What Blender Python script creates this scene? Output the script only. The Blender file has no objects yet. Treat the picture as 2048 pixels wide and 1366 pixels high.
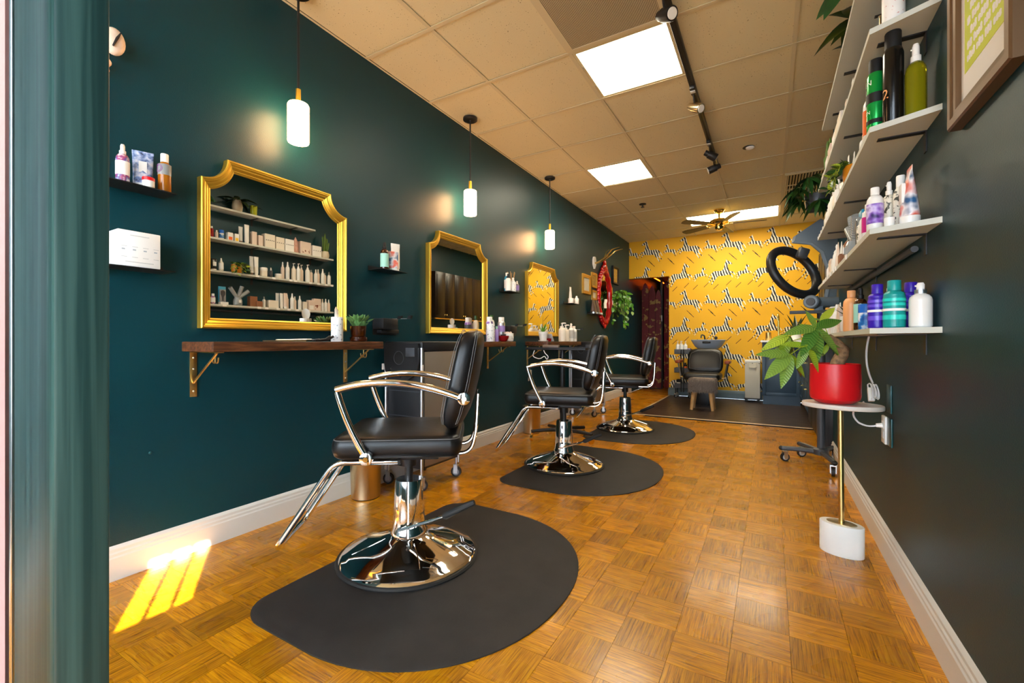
import bpy, bmesh, math, random
from mathutils import Vector, Matrix
R = math.radians
random.seed(7)
SC = bpy.context.scene
COL = SC.collection

# ------------------------------------------------------------------ camera
CAM_H = 0.94
cam_d = bpy.data.cameras.new('camera')
cam_d.sensor_width = 36.0
cam_d.lens = 882.0 / 2048.0 * 36.0
cam_d.clip_start = 0.02
cam = bpy.data.objects.new('camera', cam_d)
cam.location = (0, 0, CAM_H)
cam.rotation_euler = (R(90), 0, R(30.31))
COL.objects.link(cam)
SC.camera = cam

# ------------------------------------------------------------------ sky, sun, exposure
W = bpy.data.worlds.new('sky'); SC.world = W
W.use_nodes = True
nt = W.node_tree; nt.nodes.clear()
wo = nt.nodes.new('ShaderNodeOutputWorld'); bg = nt.nodes.new('ShaderNodeBackground')
bg.inputs[0].default_value = (0.74, 0.87, 1.0, 1)
bg.inputs[1].default_value = 5.4
nt.links.new(bg.outputs[0], wo.inputs[0])
sun_d = bpy.data.lights.new('sun', 'SUN'); sun_d.energy = 30.0; sun_d.angle = R(0.6)
sun_d.color = (1.0, 0.93, 0.82)
sun = bpy.data.objects.new('sun', sun_d); COL.objects.link(sun)
SUN_EL = R(35)
sdir = Vector((-0.85 * math.cos(SUN_EL), 0.527 * math.cos(SUN_EL), -math.sin(SUN_EL)))
sun.rotation_euler = sdir.to_track_quat('-Z', 'Y').to_euler()
sun.location = (6, -5, 6)
vs = SC.view_settings
vs.view_transform = 'Standard'; vs.look = 'None'; vs.gamma = 1.0; vs.use_curve_mapping = False
vs.exposure = 1.25
PANEL_E, PEND_E = 10.5, 21.0
SC.cycles.max_bounces = 8
SC.cycles.use_denoising = True

# ------------------------------------------------------------------ room numbers (metres)
XL, XR, YB, HC = -2.235, 0.443, 8.09, 2.752
XR2, YSTEP = 0.95, 4.40      # the back half is wider on the right
YF = 0.19                    # inner face of the entrance wall
XD, HDOOR = -1.53, 2.09      # doorway in the back wall
YSTRIP = 5.73

# ------------------------------------------------------------------ material helpers
def C(h):
    h = h.lstrip('#'); o = []
    for i in (0, 2, 4):
        v = int(h[i:i+2], 16) / 255.0
        o.append(v / 12.92 if v <= 0.04045 else ((v + 0.055) / 1.055) ** 2.4)
    return tuple(o) + (1.0,)
MATS = {}
def mat(name, col='#808080', rough=0.5, metal=0.0, spec=0.5, emit=None, es=0.0, trans=0.0, ior=1.45,
        coat=0.0, bump=0.0, bscale=200.0, vary=0.0, vscale=6.0, aniso=0.0, alpha=1.0, sss=0.0, stretch=(1, 1, 1)):
    if name in MATS: return MATS[name]
    m = bpy.data.materials.new(name); MATS[name] = m
    m.use_nodes = True
    nt = m.node_tree; b = nt.nodes['Principled BSDF']
    c = C(col) if isinstance(col, str) else tuple(col) + (1.0,)
    b.inputs['Base Color'].default_value = c
    b.inputs['Roughness'].default_value = rough
    b.inputs['Metallic'].default_value = metal
    b.inputs['Specular IOR Level'].default_value = spec
    b.inputs['IOR'].default_value = ior
    b.inputs['Transmission Weight'].default_value = trans
    b.inputs['Coat Weight'].default_value = coat
    b.inputs['Anisotropic'].default_value = aniso
    b.inputs['Alpha'].default_value = alpha
    if sss:
        b.inputs['Subsurface Weight'].default_value = sss
        b.inputs['Subsurface Scale'].default_value = 0.01
    if emit:
        b.inputs['Emission Color'].default_value = C(emit); b.inputs['Emission Strength'].default_value = es
    if bump or vary:
        tc = nt.nodes.new('ShaderNodeTexCoord'); mp = nt.nodes.new('ShaderNodeMapping')
        mp.inputs['Scale'].default_value = stretch
        nt.links.new(tc.outputs['Object'], mp.inputs[0])
    if bump:
        n = nt.nodes.new('ShaderNodeTexNoise'); n.inputs['Scale'].default_value = bscale; n.inputs['Detail'].default_value = 3
        nt.links.new(mp.outputs[0], n.inputs['Vector'])
        bp = nt.nodes.new('ShaderNodeBump'); bp.inputs['Strength'].default_value = bump; bp.inputs['Distance'].default_value = 0.002
        nt.links.new(n.outputs[0], bp.inputs['Height']); nt.links.new(bp.outputs[0], b.inputs['Normal'])
    if vary:
        n = nt.nodes.new('ShaderNodeTexNoise'); n.inputs['Scale'].default_value = vscale; n.inputs['Detail'].default_value = 5
        nt.links.new(mp.outputs[0], n.inputs['Vector'])
        rp = nt.nodes.new('ShaderNodeValToRGB')
        rp.color_ramp.elements[0].position = 0.3; rp.color_ramp.elements[1].position = 0.7
        rp.color_ramp.elements[0].color = tuple(x * (1 - vary) for x in c[:3]) + (1,)
        rp.color_ramp.elements[1].color = tuple(min(1, x * (1 + vary)) for x in c[:3]) + (1,)
        nt.links.new(n.outputs[0], rp.inputs[0]); nt.links.new(rp.outputs[0], b.inputs['Base Color'])
    return m
def nodes(m): return m.node_tree.nodes, m.node_tree.links, m.node_tree.nodes['Principled BSDF']

mat('wall_teal', (0.002, 0.039, 0.051), 0.41, spec=0.34, bump=0.25, bscale=260)
mat('baseboard_white', '#d9d6cf', 0.35, bump=0.05)
mat('baseboard_grey', '#5f7076', 0.45)
mat('tile_back', '#d6c9ae', 0.95)
mat('grid_white', '#cdc09c', 0.6)
mat('chrome', (0.83, 0.80, 0.77), 0.06, 1.0)
mat('steel', (0.62, 0.62, 0.62), 0.28, 1.0)
mat('silver', (0.72, 0.73, 0.75), 0.35, 1.0)
mat('gold', (0.84, 0.52, 0.06), 0.34, 0.85)
mat('brass', (0.80, 0.58, 0.22), 0.3, 1.0)
mat('brass_bright', (0.9, 0.66, 0.2), 0.14, 1.0)
mat('champagne', (0.68, 0.55, 0.34), 0.28, 1.0, aniso=0.6)
mat('mirror_glass', (0.76, 0.75, 0.71), 0.012, 1.0)
mat('leather', (0.006, 0.006, 0.0065), 0.36, spec=0.5, bump=0.12, bscale=500)
mat('stitch', '#6a6a6a', 0.7)
mat('rubber', (0.012, 0.012, 0.012), 0.55)
mat('black_metal', (0.012, 0.012, 0.013), 0.42)
mat('black_plastic', (0.014, 0.015, 0.017), 0.38)
mat('dark_grey', (0.055, 0.06, 0.07), 0.4)
mat('hood_grey', (0.17, 0.21, 0.25), 0.35)
mat('mat_rubber', (0.020, 0.0165, 0.0145), 0.62, bump=0.5, bscale=700, vary=0.25, vscale=9)
mat('taupe', '#8d8071', 0.45, metal=0.3)
mat('caster_grey', '#9a9ca3', 0.4)
mat('white_gloss', '#f1efea', 0.22)
mat('white_matte', '#ecebe6', 0.55)
mat('shelf_white', '#c9ccc2', 0.5, bump=0.08, bscale=90)
mat('cream', '#e9dfcf', 0.45)
mat('blush', '#e4cfc0', 0.5)
mat('pale_grey', '#c9cac8', 0.4)
mat('paper', '#f4f2ee', 0.8)
mat('print_grey', '#a9b3bb', 0.7)
mat('print_dark', '#33383e', 0.7)
mat('ink_black', '#0c0c0d', 0.6)
mat('purple', '#3a1ea6', 0.32); mat('purple_light', '#6a4fd0', 0.2); mat('purple_print', '#8a3f93', 0.6)
mat('teal_plastic', '#189a96', 0.3); mat('teal_light', '#2fd2c4', 0.2)
mat('green_can', '#0f9c40', 0.22, metal=0.4)
mat('orange', '#ef6a1c', 0.45); mat('yellow', '#f2c214', 0.45); mat('blue', '#1466c8', 0.4)
mat('sky_blue', '#2f8fb0', 0.4); mat('peach', '#f0a86c', 0.35); mat('magenta', '#d3208a', 0.4)
mat('mint', '#9fd9cb', 0.5); mat('lilac', '#a78fd2', 0.4)
mat('amber_glass', '#381504', 0.08, coat=0.5)
mat('amber_liquid', '#c4761c', 0.15, trans=0.3)
mat('red_deep', '#8e1016', 0.2); mat('red_pot', '#d8161c', 0.33); mat('red_frame', '#c40f14', 0.25, coat=0.4, bump=0.6, bscale=60)
mat('clear', (0.9, 0.92, 0.9), 0.05, trans=0.95, ior=1.3)
mat('olive_oil', '#9c9a18', 0.1, trans=0.55, ior=1.35)
mat('clear_grey', '#c2c8ca', 0.1, trans=0.5)
mat('dark_bottle', '#15120f', 0.2)
mat('brown_card', '#8c5a3a', 0.6); mat('taupe_bottle', '#6c5648', 0.35)
mat('terracotta_orange', '#e08a1a', 0.35)
mat('lime_pot', '#a7ad1e', 0.2)
mat('stone_pot', '#d8cdb4', 0.5, vary=0.1)
mat('rose_quartz', '#cf9f8e', 0.25, vary=0.2, vscale=30)
def leaf_mat(name, c0, c1):
    m = mat(name, c0, 0.38); N, L, b = nodes(m)
    tc = N.new('ShaderNodeTexCoord'); mp = N.new('ShaderNodeMapping'); mp.inputs['Rotation'].default_value = (0, 0, 0)
    sx_ = N.new('ShaderNodeSeparateXYZ'); L.new(tc.outputs['Object'], sx_.inputs[0])
    ab = N.new('ShaderNodeMath'); ab.operation = 'ABSOLUTE'; L.new(sx_.outputs['Y'], ab.inputs[0])
    su = N.new('ShaderNodeMath'); su.operation = 'MULTIPLY_ADD'; su.inputs[1].default_value = -0.8; L.new(ab.outputs[0], su.inputs[0]); L.new(sx_.outputs['X'], su.inputs[2])
    mu = N.new('ShaderNodeMath'); mu.operation = 'MULTIPLY'; mu.inputs[1].default_value = 620.0; L.new(su.outputs[0], mu.inputs[0])
    sn = N.new('ShaderNodeMath'); sn.operation = 'SINE'; L.new(mu.outputs[0], sn.inputs[0])
    oi = N.new('ShaderNodeObjectInfo')
    rp = N.new('ShaderNodeValToRGB'); rp.color_ramp.elements[0].color = C(c0); rp.color_ramp.elements[1].color = C(c1); rp.color_ramp.elements[0].position = 0.2; rp.color_ramp.elements[1].position = 1.0
    ma = N.new('ShaderNodeMath'); ma.operation = 'MULTIPLY_ADD'; ma.inputs[1].default_value = 0.28; L.new(sn.outputs[0], ma.inputs[0]); L.new(oi.outputs['Random'], ma.inputs[2])
    L.new(ma.outputs[0], rp.inputs[0]); L.new(rp.outputs[0], b.inputs['Base Color'])
    bp = N.new('ShaderNodeBump'); bp.inputs['Strength'].default_value = 0.35; bp.inputs['Distance'].default_value = 0.001
    L.new(sn.outputs[0], bp.inputs['Height']); L.new(bp.outputs[0], b.inputs['Normal'])
leaf_mat('leaf_money', '#3f6f22', '#7f9c3c'); leaf_mat('leaf_light', '#7d9a1e', '#b4c23a')
mat('leaf_dark', '#1f4a1e', 0.35, vary=0.3, vscale=20)
mat('leaf_deep', '#17330f', 0.3, vary=0.2)
mat('leaf_jade', '#6c9a5a', 0.4, vary=0.3, vscale=20)
mat('leaf_pothos', '#4c8a1f', 0.35, vary=0.35, vscale=14)
mat('cactus', '#56742c', 0.5)
mat('bark', '#8a6a4a', 0.8, vary=0.5, vscale=60, bump=0.8, bscale=90)
mat('soil', '#241a12', 0.9)
mat('marble', '#eeece6', 0.3, vary=0.05, vscale=8)
mat('top_wood', '#d9cfc2', 0.4, vary=0.05)
mat('cabinet_blue', '#33495c', 0.42)
mat('cabinet_dark', (0.018, 0.010, 0.007), 0.35)
mat('canvas', '#cdc7b7', 0.85, bump=0.4, bscale=600)
mat('bowl_grey', '#a3b3c4', 0.25)
mat('orange_wood', '#8f3d10', 0.35)
mat('leg_wood', '#c79a63', 0.55, vary=0.15, vscale=20, stretch=(6, 6, 1))
mat('fur', '#8a7d74', 0.9)
mat('post_pink', '#c9938c', 0.85, bump=0.4, bscale=80)
mat('tissue_white', '#fbfaf6', 0.8)
mat('cord_white', '#dedede', 0.5)
mat('teal_plate', (0.014, 0.085, 0.095), 0.3)
mat('poster_lime', '#c9d60a', 0.6)
mat('frame_bronze', '#6d5238', 0.38, metal=0.5, bump=0.1)
mat('frame_side', '#2c3440', 0.4)
mat('gold_ornate', (0.62, 0.38, 0.08), 0.35, 0.9, bump=0.9, bscale=90)
mat('ivory', '#e6ddc6', 0.7, vary=0.06, vscale=20)
mat('sepia', '#b58c3a', 0.7, vary=0.35, vscale=30)
mat('light_panel', '#ffffff', 0.5, emit='#fff3d6', es=PANEL_E)
mat('pend_glass', '#ffffff', 0.4, emit='#ffc083', es=PEND_E)
mat('led_orange', '#ff7a1a', 0.5, emit='#ff5a10', es=6.0)
mat('sconce_glow', '#ffffff', 0.5, emit='#ffe9c4', es=0.35)
mat('fan_blade', '#3a2c16', 0.4)
mat('lens_glass', '#e8e4da', 0.1, coat=0.5)
mat('shell', '#f0d8c4', 0.35, vary=0.1, vscale=40)
mat('terrazzo', '#efeee9', 0.45)
mat('concrete', '#8d8a84', 0.8, vary=0.15)
mat('glass_pane', (1, 1, 1), 0.0, trans=1.0, ior=1.02)
mat('strip_metal', '#dcc199', 0.4, metal=0.3)

# timber of the counters: rings and streaks
def wood_mat(name, c0, c1, rough, sc=(3, 30, 30), coat=0.0):
    m = mat(name, c0, rough, coat=coat); N, L, b = nodes(m)
    tc = N.new('ShaderNodeTexCoord'); mp = N.new('ShaderNodeMapping'); mp.inputs['Scale'].default_value = sc
    n = N.new('ShaderNodeTexNoise'); n.inputs['Scale'].default_value = 2.2; n.inputs['Detail'].default_value = 6; n.inputs['Distortion'].default_value = 0.6
    rp = N.new('ShaderNodeValToRGB'); rp.color_ramp.elements[0].position = 0.40; rp.color_ramp.elements[1].position = 0.63
    rp.color_ramp.elements[0].color = C(c0); rp.color_ramp.elements[1].color = C(c1)
    L.new(tc.outputs['Object'], mp.inputs[0]); L.new(mp.outputs[0], n.inputs['Vector'])
    L.new(n.outputs[0], rp.inputs[0]); L.new(rp.outputs[0], b.inputs['Base Color'])
    bp = N.new('ShaderNodeBump'); bp.inputs['Strength'].default_value = 0.15; bp.inputs['Distance'].default_value = 0.001
    L.new(n.outputs[0], bp.inputs['Height']); L.new(bp.outputs[0], b.inputs['Normal'])
    return m
wood_mat('counter_wood', '#452614', '#744628', 0.42, (30, 3, 30))
wood_mat('vinyl_plank', '#1c1510', '#5c493c', 0.32, (3, 26, 26))
wood_mat('black_wood', '#0b0b0d', '#2c2d30', 0.4, (40, 40, 2))
wood_mat('post_paint', '#153231', '#2a4744', 0.45, (60, 60, 1.2))

# parquet: grain runs along the second uv axis; slats and blocks vary in tone, with the sheen of x-grain blocks painted in
m = mat('parquet', '#b97a2c', 0.27, coat=0.12); N, L, b = nodes(m)
b.inputs['Coat Roughness'].default_value = 0.12
uv = N.new('ShaderNodeUVMap'); uv.uv_map = 'grain'
at = N.new('ShaderNodeAttribute'); at.attribute_name = 'tone'
oi = N.new('ShaderNodeObjectInfo')
cmb = N.new('ShaderNodeMath'); cmb.operation = 'MULTIPLY'; cmb.inputs[1].default_value = 37.0
L.new(oi.outputs['Random'], cmb.inputs[0])
mp = N.new('ShaderNodeMapping'); mp.inputs['Scale'].default_value = (230, 8, 1)
L.new(uv.outputs[0], mp.inputs[0])
n = N.new('ShaderNodeTexNoise'); n.noise_dimensions = '4D'; n.inputs['Scale'].default_value = 1.0; n.inputs['Detail'].default_value = 4; n.inputs['Roughness'].default_value = 0.65
L.new(mp.outputs[0], n.inputs['Vector']); L.new(cmb.outputs[0], n.inputs['W'])
rp = N.new('ShaderNodeValToRGB'); e = rp.color_ramp.elements
e[0].position = 0.33; e[0].color = C('#6e3e02'); e[1].position = 0.62; e[1].color = C('#dd980d')
k = rp.color_ramp.elements.new(0.46); k.color = C('#b97306')
L.new(n.outputs[0], rp.inputs[0])
ad = N.new('ShaderNodeMath'); ad.operation = 'MULTIPLY_ADD'; ad.inputs[1].default_value = 0.68; ad.inputs[2].default_value = 0.45
L.new(at.outputs['Fac'], ad.inputs[0])
ad2 = N.new('ShaderNodeMath'); ad2.operation = 'MULTIPLY_ADD'; ad2.inputs[1].default_value = 0.22
L.new(oi.outputs['Random'], ad2.inputs[0]); L.new(ad.outputs[0], ad2.inputs[2])
vm = N.new('ShaderNodeVectorMath'); vm.operation = 'SCALE'
L.new(rp.outputs[0], vm.inputs[0]); L.new(ad2.outputs[0], vm.inputs['Scale']); L.new(vm.outputs[0], b.inputs['Base Color'])
bp = N.new('ShaderNodeBump'); bp.inputs['Strength'].default_value = 0.2; bp.inputs['Distance'].default_value = 0.0006
L.new(n.outputs[0], bp.inputs['Height']); L.new(bp.outputs[0], b.inputs['Normal'])
rr = N.new('ShaderNodeTexCoord'); n2 = N.new('ShaderNodeTexNoise'); n2.inputs['Scale'].default_value = 3.0
L.new(rr.outputs['Object'], n2.inputs['Vector'])
mr = N.new('ShaderNodeMapRange'); mr.inputs[3].default_value = 0.20; mr.inputs[4].default_value = 0.38
L.new(n2.outputs[0], mr.inputs[0]); L.new(mr.outputs[0], b.inputs['Roughness'])

# mineral fibre ceiling tile: pinholes
m = mat('ceiling_tile', '#ccb68f', 0.92); N, L, b = nodes(m)
tc = N.new('ShaderNodeTexCoord'); vo = N.new('ShaderNodeTexVoronoi'); vo.inputs['Scale'].default_value = 60
no = N.new('ShaderNodeTexNoise'); no.inputs['Scale'].default_value = 14
L.new(tc.outputs['Object'], vo.inputs['Vector']); L.new(tc.outputs['Object'], no.inputs['Vector'])
ml = N.new('ShaderNodeMath'); ml.operation = 'MULTIPLY'; L.new(vo.outputs['Distance'], ml.inputs[0]); L.new(no.outputs[0], ml.inputs[1])
rp = N.new('ShaderNodeValToRGB'); rp.color_ramp.elements[0].position = 0.035; rp.color_ramp.elements[1].position = 0.06
rp.color_ramp.elements[0].color = C('#6b5a3e'); rp.color_ramp.elements[1].color = C('#dacda6')
L.new(ml.outputs[0], rp.inputs[0]); L.new(rp.outputs[0], b.inputs['Base Color'])
n3 = N.new('ShaderNodeTexNoise'); n3.inputs['Scale'].default_value = 240; L.new(tc.outputs['Object'], n3.inputs['Vector'])
bp = N.new('ShaderNodeBump'); bp.inputs['Strength'].default_value = 0.4; bp.inputs['Distance'].default_value = 0.002
L.new(n3.outputs[0], bp.inputs['Height']); L.new(bp.outputs[0], b.inputs['Normal'])

# perforated metal
m = mat('perforated', '#b9ab8d', 0.6); N, L, b = nodes(m)
tc = N.new('ShaderNodeTexCoord'); vo = N.new('ShaderNodeTexVoronoi'); vo.voronoi_dimensions = '2D'; vo.inputs['Scale'].default_value = 120; vo.inputs['Randomness'].default_value = 0.0
L.new(tc.outputs['Object'], vo.inputs['Vector'])
rp = N.new('ShaderNodeValToRGB'); rp.color_ramp.interpolation = 'CONSTANT'; rp.color_ramp.elements[1].position = 0.38
rp.color_ramp.elements[0].color = C('#4d4432'); rp.color_ramp.elements[1].color = C('#c8b997')
L.new(vo.outputs['Distance'], rp.inputs[0]); L.new(rp.outputs[0], b.inputs['Base Color'])

# yellow wallpaper ground, zebra print ink
mat('wallpaper_yellow', '#e6ad10', 0.6, vary=0.04, vscale=3)
def stripe_mat(name, scale, dist):
    m = mat(name, '#ffffff', 0.6); N, L, b = nodes(m)
    tc = N.new('ShaderNodeTexCoord'); wv = N.new('ShaderNodeTexWave'); wv.wave_type = 'BANDS'; wv.bands_direction = 'X'
    mp = N.new('ShaderNodeMapping'); mp.inputs['Rotation'].default_value = (0, R(18), 0)
    wv.inputs['Scale'].default_value = scale; wv.inputs['Distortion'].default_value = dist; wv.inputs['Detail'].default_value = 1; wv.inputs['Detail Scale'].default_value = 2.0
    L.new(tc.outputs['Object'], mp.inputs[0]); L.new(mp.outputs[0], wv.inputs['Vector'])
    rp = N.new('ShaderNodeValToRGB'); rp.color_ramp.interpolation = 'CONSTANT'
    rp.color_ramp.elements[0].color = C('#15171a'); rp.color_ramp.elements[1].position = 0.5; rp.color_ramp.elements[1].color = C('#e9e4d0')
    L.new(wv.outputs[0], rp.inputs[0]); L.new(rp.outputs[0], b.inputs['Base Color'])
    return m
stripe_mat('zebra_ink', 8.0, 2.2)

def speckle_mat(name, ground, spot, scale, thr, rough=0.45):
    m = mat(name, ground, rough); N, L, b = nodes(m)
    tc = N.new('ShaderNodeTexCoord'); vo = N.new('ShaderNodeTexNoise'); vo.inputs['Scale'].default_value = scale; vo.inputs['Detail'].default_value = 2
    L.new(tc.outputs['Object'], vo.inputs['Vector'])
    rp = N.new('ShaderNodeValToRGB'); rp.color_ramp.elements[0].position = thr; rp.color_ramp.elements[1].position = thr + 0.03
    rp.color_ramp.elements[0].color = C(ground); rp.color_ramp.elements[1].color = C(spot)
    L.new(vo.outputs[0], rp.inputs[0]); L.new(rp.outputs[0], b.inputs['Base Color'])
    return m
speckle_mat('marbled', '#f2f1ee', '#7d8791', 70, 0.62)
speckle_mat('speckled_white', '#f3f0ec', '#c9574a', 120, 0.66)
speckle_mat('leafy_white', '#ece7d8', '#4b4f48', 90, 0.58)
speckle_mat('screen_red', '#6a121a', '#a07c40', 9, 0.57, 0.6)
speckle_mat('butterfly', '#e8d4c4', '#7a3510', 30, 0.55)
def grad_print(name, cols, scale):
    m = mat(name, cols[0], 0.35); N, L, b = nodes(m)
    tc = N.new('ShaderNodeTexCoord'); no = N.new('ShaderNodeTexNoise'); no.inputs['Scale'].default_value = scale
    L.new(tc.outputs['Object'], no.inputs['Vector'])
    rp = N.new('ShaderNodeValToRGB')
    for i, c in enumerate(cols):
        p = 0.32 + 0.36 * i / (len(cols) - 1)
        el = rp.color_ramp.elements[i] if i < 2 else rp.color_ramp.elements.new(p)
        el.position = p; el.color = C(c)
    L.new(no.outputs[0], rp.inputs[0]); L.new(rp.outputs[0], b.inputs['Base Color'])
    return m
grad_print('print_berry', ['#2c3350', '#6f86b8', '#b7c3de', '#e6e2ea'], 45)
grad_print('print_sunset', ['#2f5c8a', '#e7e4ea', '#e56a5a', '#f0a070'], 18)
grad_print('print_violet', ['#3b2466', '#8a5fc0', '#d9c9ef', '#5a3a90'], 26)
grad_print('print_floral', ['#e8e2ef', '#b04a6a', '#5a4f9a', '#f2f0f4'], 40)
grad_print('print_blue', ['#0f4fa0', '#2f80c8', '#e8eef4', '#f4f6f8'], 30)

# ------------------------------------------------------------------ mesh helpers
class MB:
    def __init__(s): s.v = []; s.f = []
    def add(s, vs, fs):
        o = len(s.v); s.v += [tuple(p) for p in vs]; s.f += [tuple(i + o for i in f) for f in fs]; return s
    def box(s, x0, x1, y0, y1, z0, z1, bev=0.0, seg=2):
        if bev <= 0:
            return s.add([(x0,y0,z0),(x1,y0,z0),(x1,y1,z0),(x0,y1,z0),(x0,y0,z1),(x1,y0,z1),(x1,y1,z1),(x0,y1,z1)],
                         [(0,3,2,1),(4,5,6,7),(0,1,5,4),(1,2,6,5),(2,3,7,6),(3,0,4,7)])
        bm = bmesh.new(); bmesh.ops.create_cube(bm, size=1.0)
        for p in bm.verts:
            p.co = Vector(((x0+x1)/2 + p.co.x*(x1-x0), (y0+y1)/2 + p.co.y*(y1-y0), (z0+z1)/2 + p.co.z*(z1-z0)))
        bmesh.ops.bevel(bm, geom=bm.edges[:], offset=bev, segments=seg, affect='EDGES', profile=0.5)
        bm.verts.index_update()
        s.add([p.co[:] for p in bm.verts], [[q.index for q in f.verts] for f in bm.faces]); bm.free(); return s
    def tube(s, pts, r, n=8, closed=False, cap=True):
        pts = [Vector(p) for p in pts]; k = len(pts)
        rs = r if isinstance(r, (list, tuple)) else [r] * k
        rings = []; up = None
        for i in range(k):
            if closed: t = pts[(i+1) % k] - pts[i-1]
            else: t = pts[min(i+1, k-1)] - pts[max(i-1, 0)]
            t.normalize()
            if up is None:
                a = Vector((0,0,1)) if abs(t.z) < 0.9 else Vector((1,0,0))
                up = (a - t * a.dot(t)).normalized()
            else:
                up = (up - t * up.dot(t)).normalized()
            sd = t.cross(up)
            rings.append([pts[i] + (up*math.cos(2*math.pi*j/n) + sd*math.sin(2*math.pi*j/n)) * rs[i] for j in range(n)])
        vs = [p for rg in rings for p in rg]; fs = []
        for i in range(k if closed else k-1):
            a, b2 = i*n, ((i+1) % k)*n
            for j in range(n):
                fs.append((a+j, a+(j+1) % n, b2+(j+1) % n, b2+j))
        if cap and not closed:
            fs.append(tuple(range(n-1, -1, -1))); fs.append(tuple((k-1)*n + j for j in range(n)))
        return s.add(vs, fs)
    def lathe(s, prof, n=24, c=(0,0,0), sx=1.0, sy=1.0, rot=0.0):
        vs = []; fs = []; k = len(prof); ca, sa = math.cos(rot), math.sin(rot)
        for (r, z) in prof:
            for j in range(n):
                a = 2*math.pi*j/n; x, y = r*math.cos(a)*sx, r*math.sin(a)*sy
                vs.append((c[0] + x*ca - y*sa, c[1] + x*sa + y*ca, c[2] + z))
        for i in range(k-1):
            for j in range(n):
                fs.append((i*n+j, i*n+(j+1) % n, (i+1)*n+(j+1) % n, (i+1)*n+j))
        if prof[0][0] > 1e-6: fs.append(tuple(range(n-1, -1, -1)))
        if prof[-1][0] > 1e-6: fs.append(tuple((k-1)*n+j for j in range(n)))
        return s.add(vs, fs)
    def cyl(s, p0, p1, r, n=12, r2=None):
        return s.tube([p0, p1], [r, r if r2 is None else r2], n)
    def prism(s, poly, a, b, axis='z'):
        n = len(poly)
        def P(u, v, w): return {'z': (u, v, w), 'y': (u, w, v), 'x': (w, u, v)}[axis]
        vs = [P(u, v, a) for u, v in poly] + [P(u, v, b) for u, v in poly]
        fs = [tuple(range(n-1, -1, -1)), tuple(range(n, 2*n))] + [(i, (i+1) % n, n+(i+1) % n, n+i) for i in range(n)]
        return s.add(vs, fs)
    def sphere(s, c, r, n=12, m=8, sx=1, sy=1, sz=1):
        return s.lathe([(max(1e-7, r*math.sin(math.pi*i/m)), -r*math.cos(math.pi*i/m)*sz) for i in range(m+1)], n, c, sx, sy)
    def xf(s, M): s.v = [tuple(M @ Vector(p)) for p in s.v]; return s
    def mesh(s, name, mt, smooth=True, ang=32):
        me = bpy.data.meshes.new(name); me.from_pydata(s.v, [], s.f); me.validate()
        bm = bmesh.new(); bm.from_mesh(me); bmesh.ops.recalc_face_normals(bm, faces=bm.faces); bm.to_mesh(me); bm.free()
        if smooth and len(me.polygons):
            me.polygons.foreach_set('use_smooth', [True]*len(me.polygons))
            me.set_sharp_from_angle(angle=R(ang))
        if mt: me.materials.append(MATS[mt])
        return me
def link(o, parent=None):
    COL.objects.link(o)
    if parent is not None: o.parent = parent
    return o
def part(name, mb, mt, parent=None, loc=(0,0,0), rot=(0,0,0), label=None, smooth=True, ang=32, scale=None):
    me = mb.mesh(name, mt, smooth, ang) if isinstance(mb, MB) else mb
    o = bpy.data.objects.new(name, me); o.location = loc; o.rotation_euler = rot
    if scale: o.scale = scale
    if label: o['label'] = label
    return link(o, parent)
def tag(o, label, cat, group=None):
    o['label'] = label; o['category'] = cat
    if group: o['group'] = group
    return o
def thing(name, label, cat, loc=(0,0,0), rz=0.0, group=None, rot=None):
    o = bpy.data.objects.new(name, None); o.empty_display_size = 0.05
    o.location = loc; o.rotation_euler = rot if rot else (0, 0, rz)
    link(o); return tag(o, label, cat, group)
def struct(name, mb, mt, parent=None, **kw):
    o = part(name, mb, mt, parent, **kw)
    if parent is None: o['kind'] = 'structure'
    return o
def dup(root, loc, rz=None, label=None, group=None):
    def cp(o, par):
        c = o.copy(); link(c)
        if par is not None:
            c.parent = par; c.matrix_parent_inverse = o.matrix_parent_inverse
        for ch in list(o.children): cp(ch, c)
        return c
    r = cp(root, None); r.location = loc
    if rz is not None: r.rotation_euler = (0, 0, rz)
    if label: r['label'] = label
    if group: r['group'] = group
    return r
def bez(p0, p1, p2, n=10):
    p0, p1, p2 = Vector(p0), Vector(p1), Vector(p2)
    return [(1-t)**2*p0 + 2*t*(1-t)*p1 + t*t*p2 for t in [i/n for i in range(n+1)]]
def rpath(pts, rad, n=5):
    """polyline with rounded corners"""
    pts = [Vector(p) for p in pts]; out = [pts[0]]
    for i in range(1, len(pts)-1):
        a, b2, c2 = pts[i-1], pts[i], pts[i+1]
        da, dc = (a-b2), (c2-b2); q = min(rad, da.length*0.49, dc.length*0.49)
        out += bez(b2 + da.normalized()*q, b2, b2 + dc.normalized()*q, n)
    return out + [pts[-1]]
ORD = ['first','second','third','fourth','fifth','sixth','seventh','eighth','ninth','tenth','eleventh','twelfth','thirteenth',
       'fourteenth','fifteenth','sixteenth','seventeenth','eighteenth','nineteenth','twentieth','twenty-first','twenty-second',
       'twenty-third','twenty-fourth','twenty-fifth','twenty-sixth','twenty-seventh','twenty-eighth']
def text_mesh(txt, size):
    cu = bpy.data.curves.new('lettering', 'FONT'); cu.body = txt; cu.size = size; cu.align_x = 'CENTER'; cu.resolution_u = 2
    o = bpy.data.objects.new('lettering', cu); COL.objects.link(o)
    dg = bpy.context.evaluated_depsgraph_get(); me = bpy.data.meshes.new_from_object(o.evaluated_get(dg))
    vs = [v.co.copy() for v in me.vertices]; fs = [tuple(p.vertices) for p in me.polygons]
    bpy.data.objects.remove(o); bpy.data.curves.remove(cu); bpy.data.meshes.remove(me)
    return vs, fs
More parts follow.
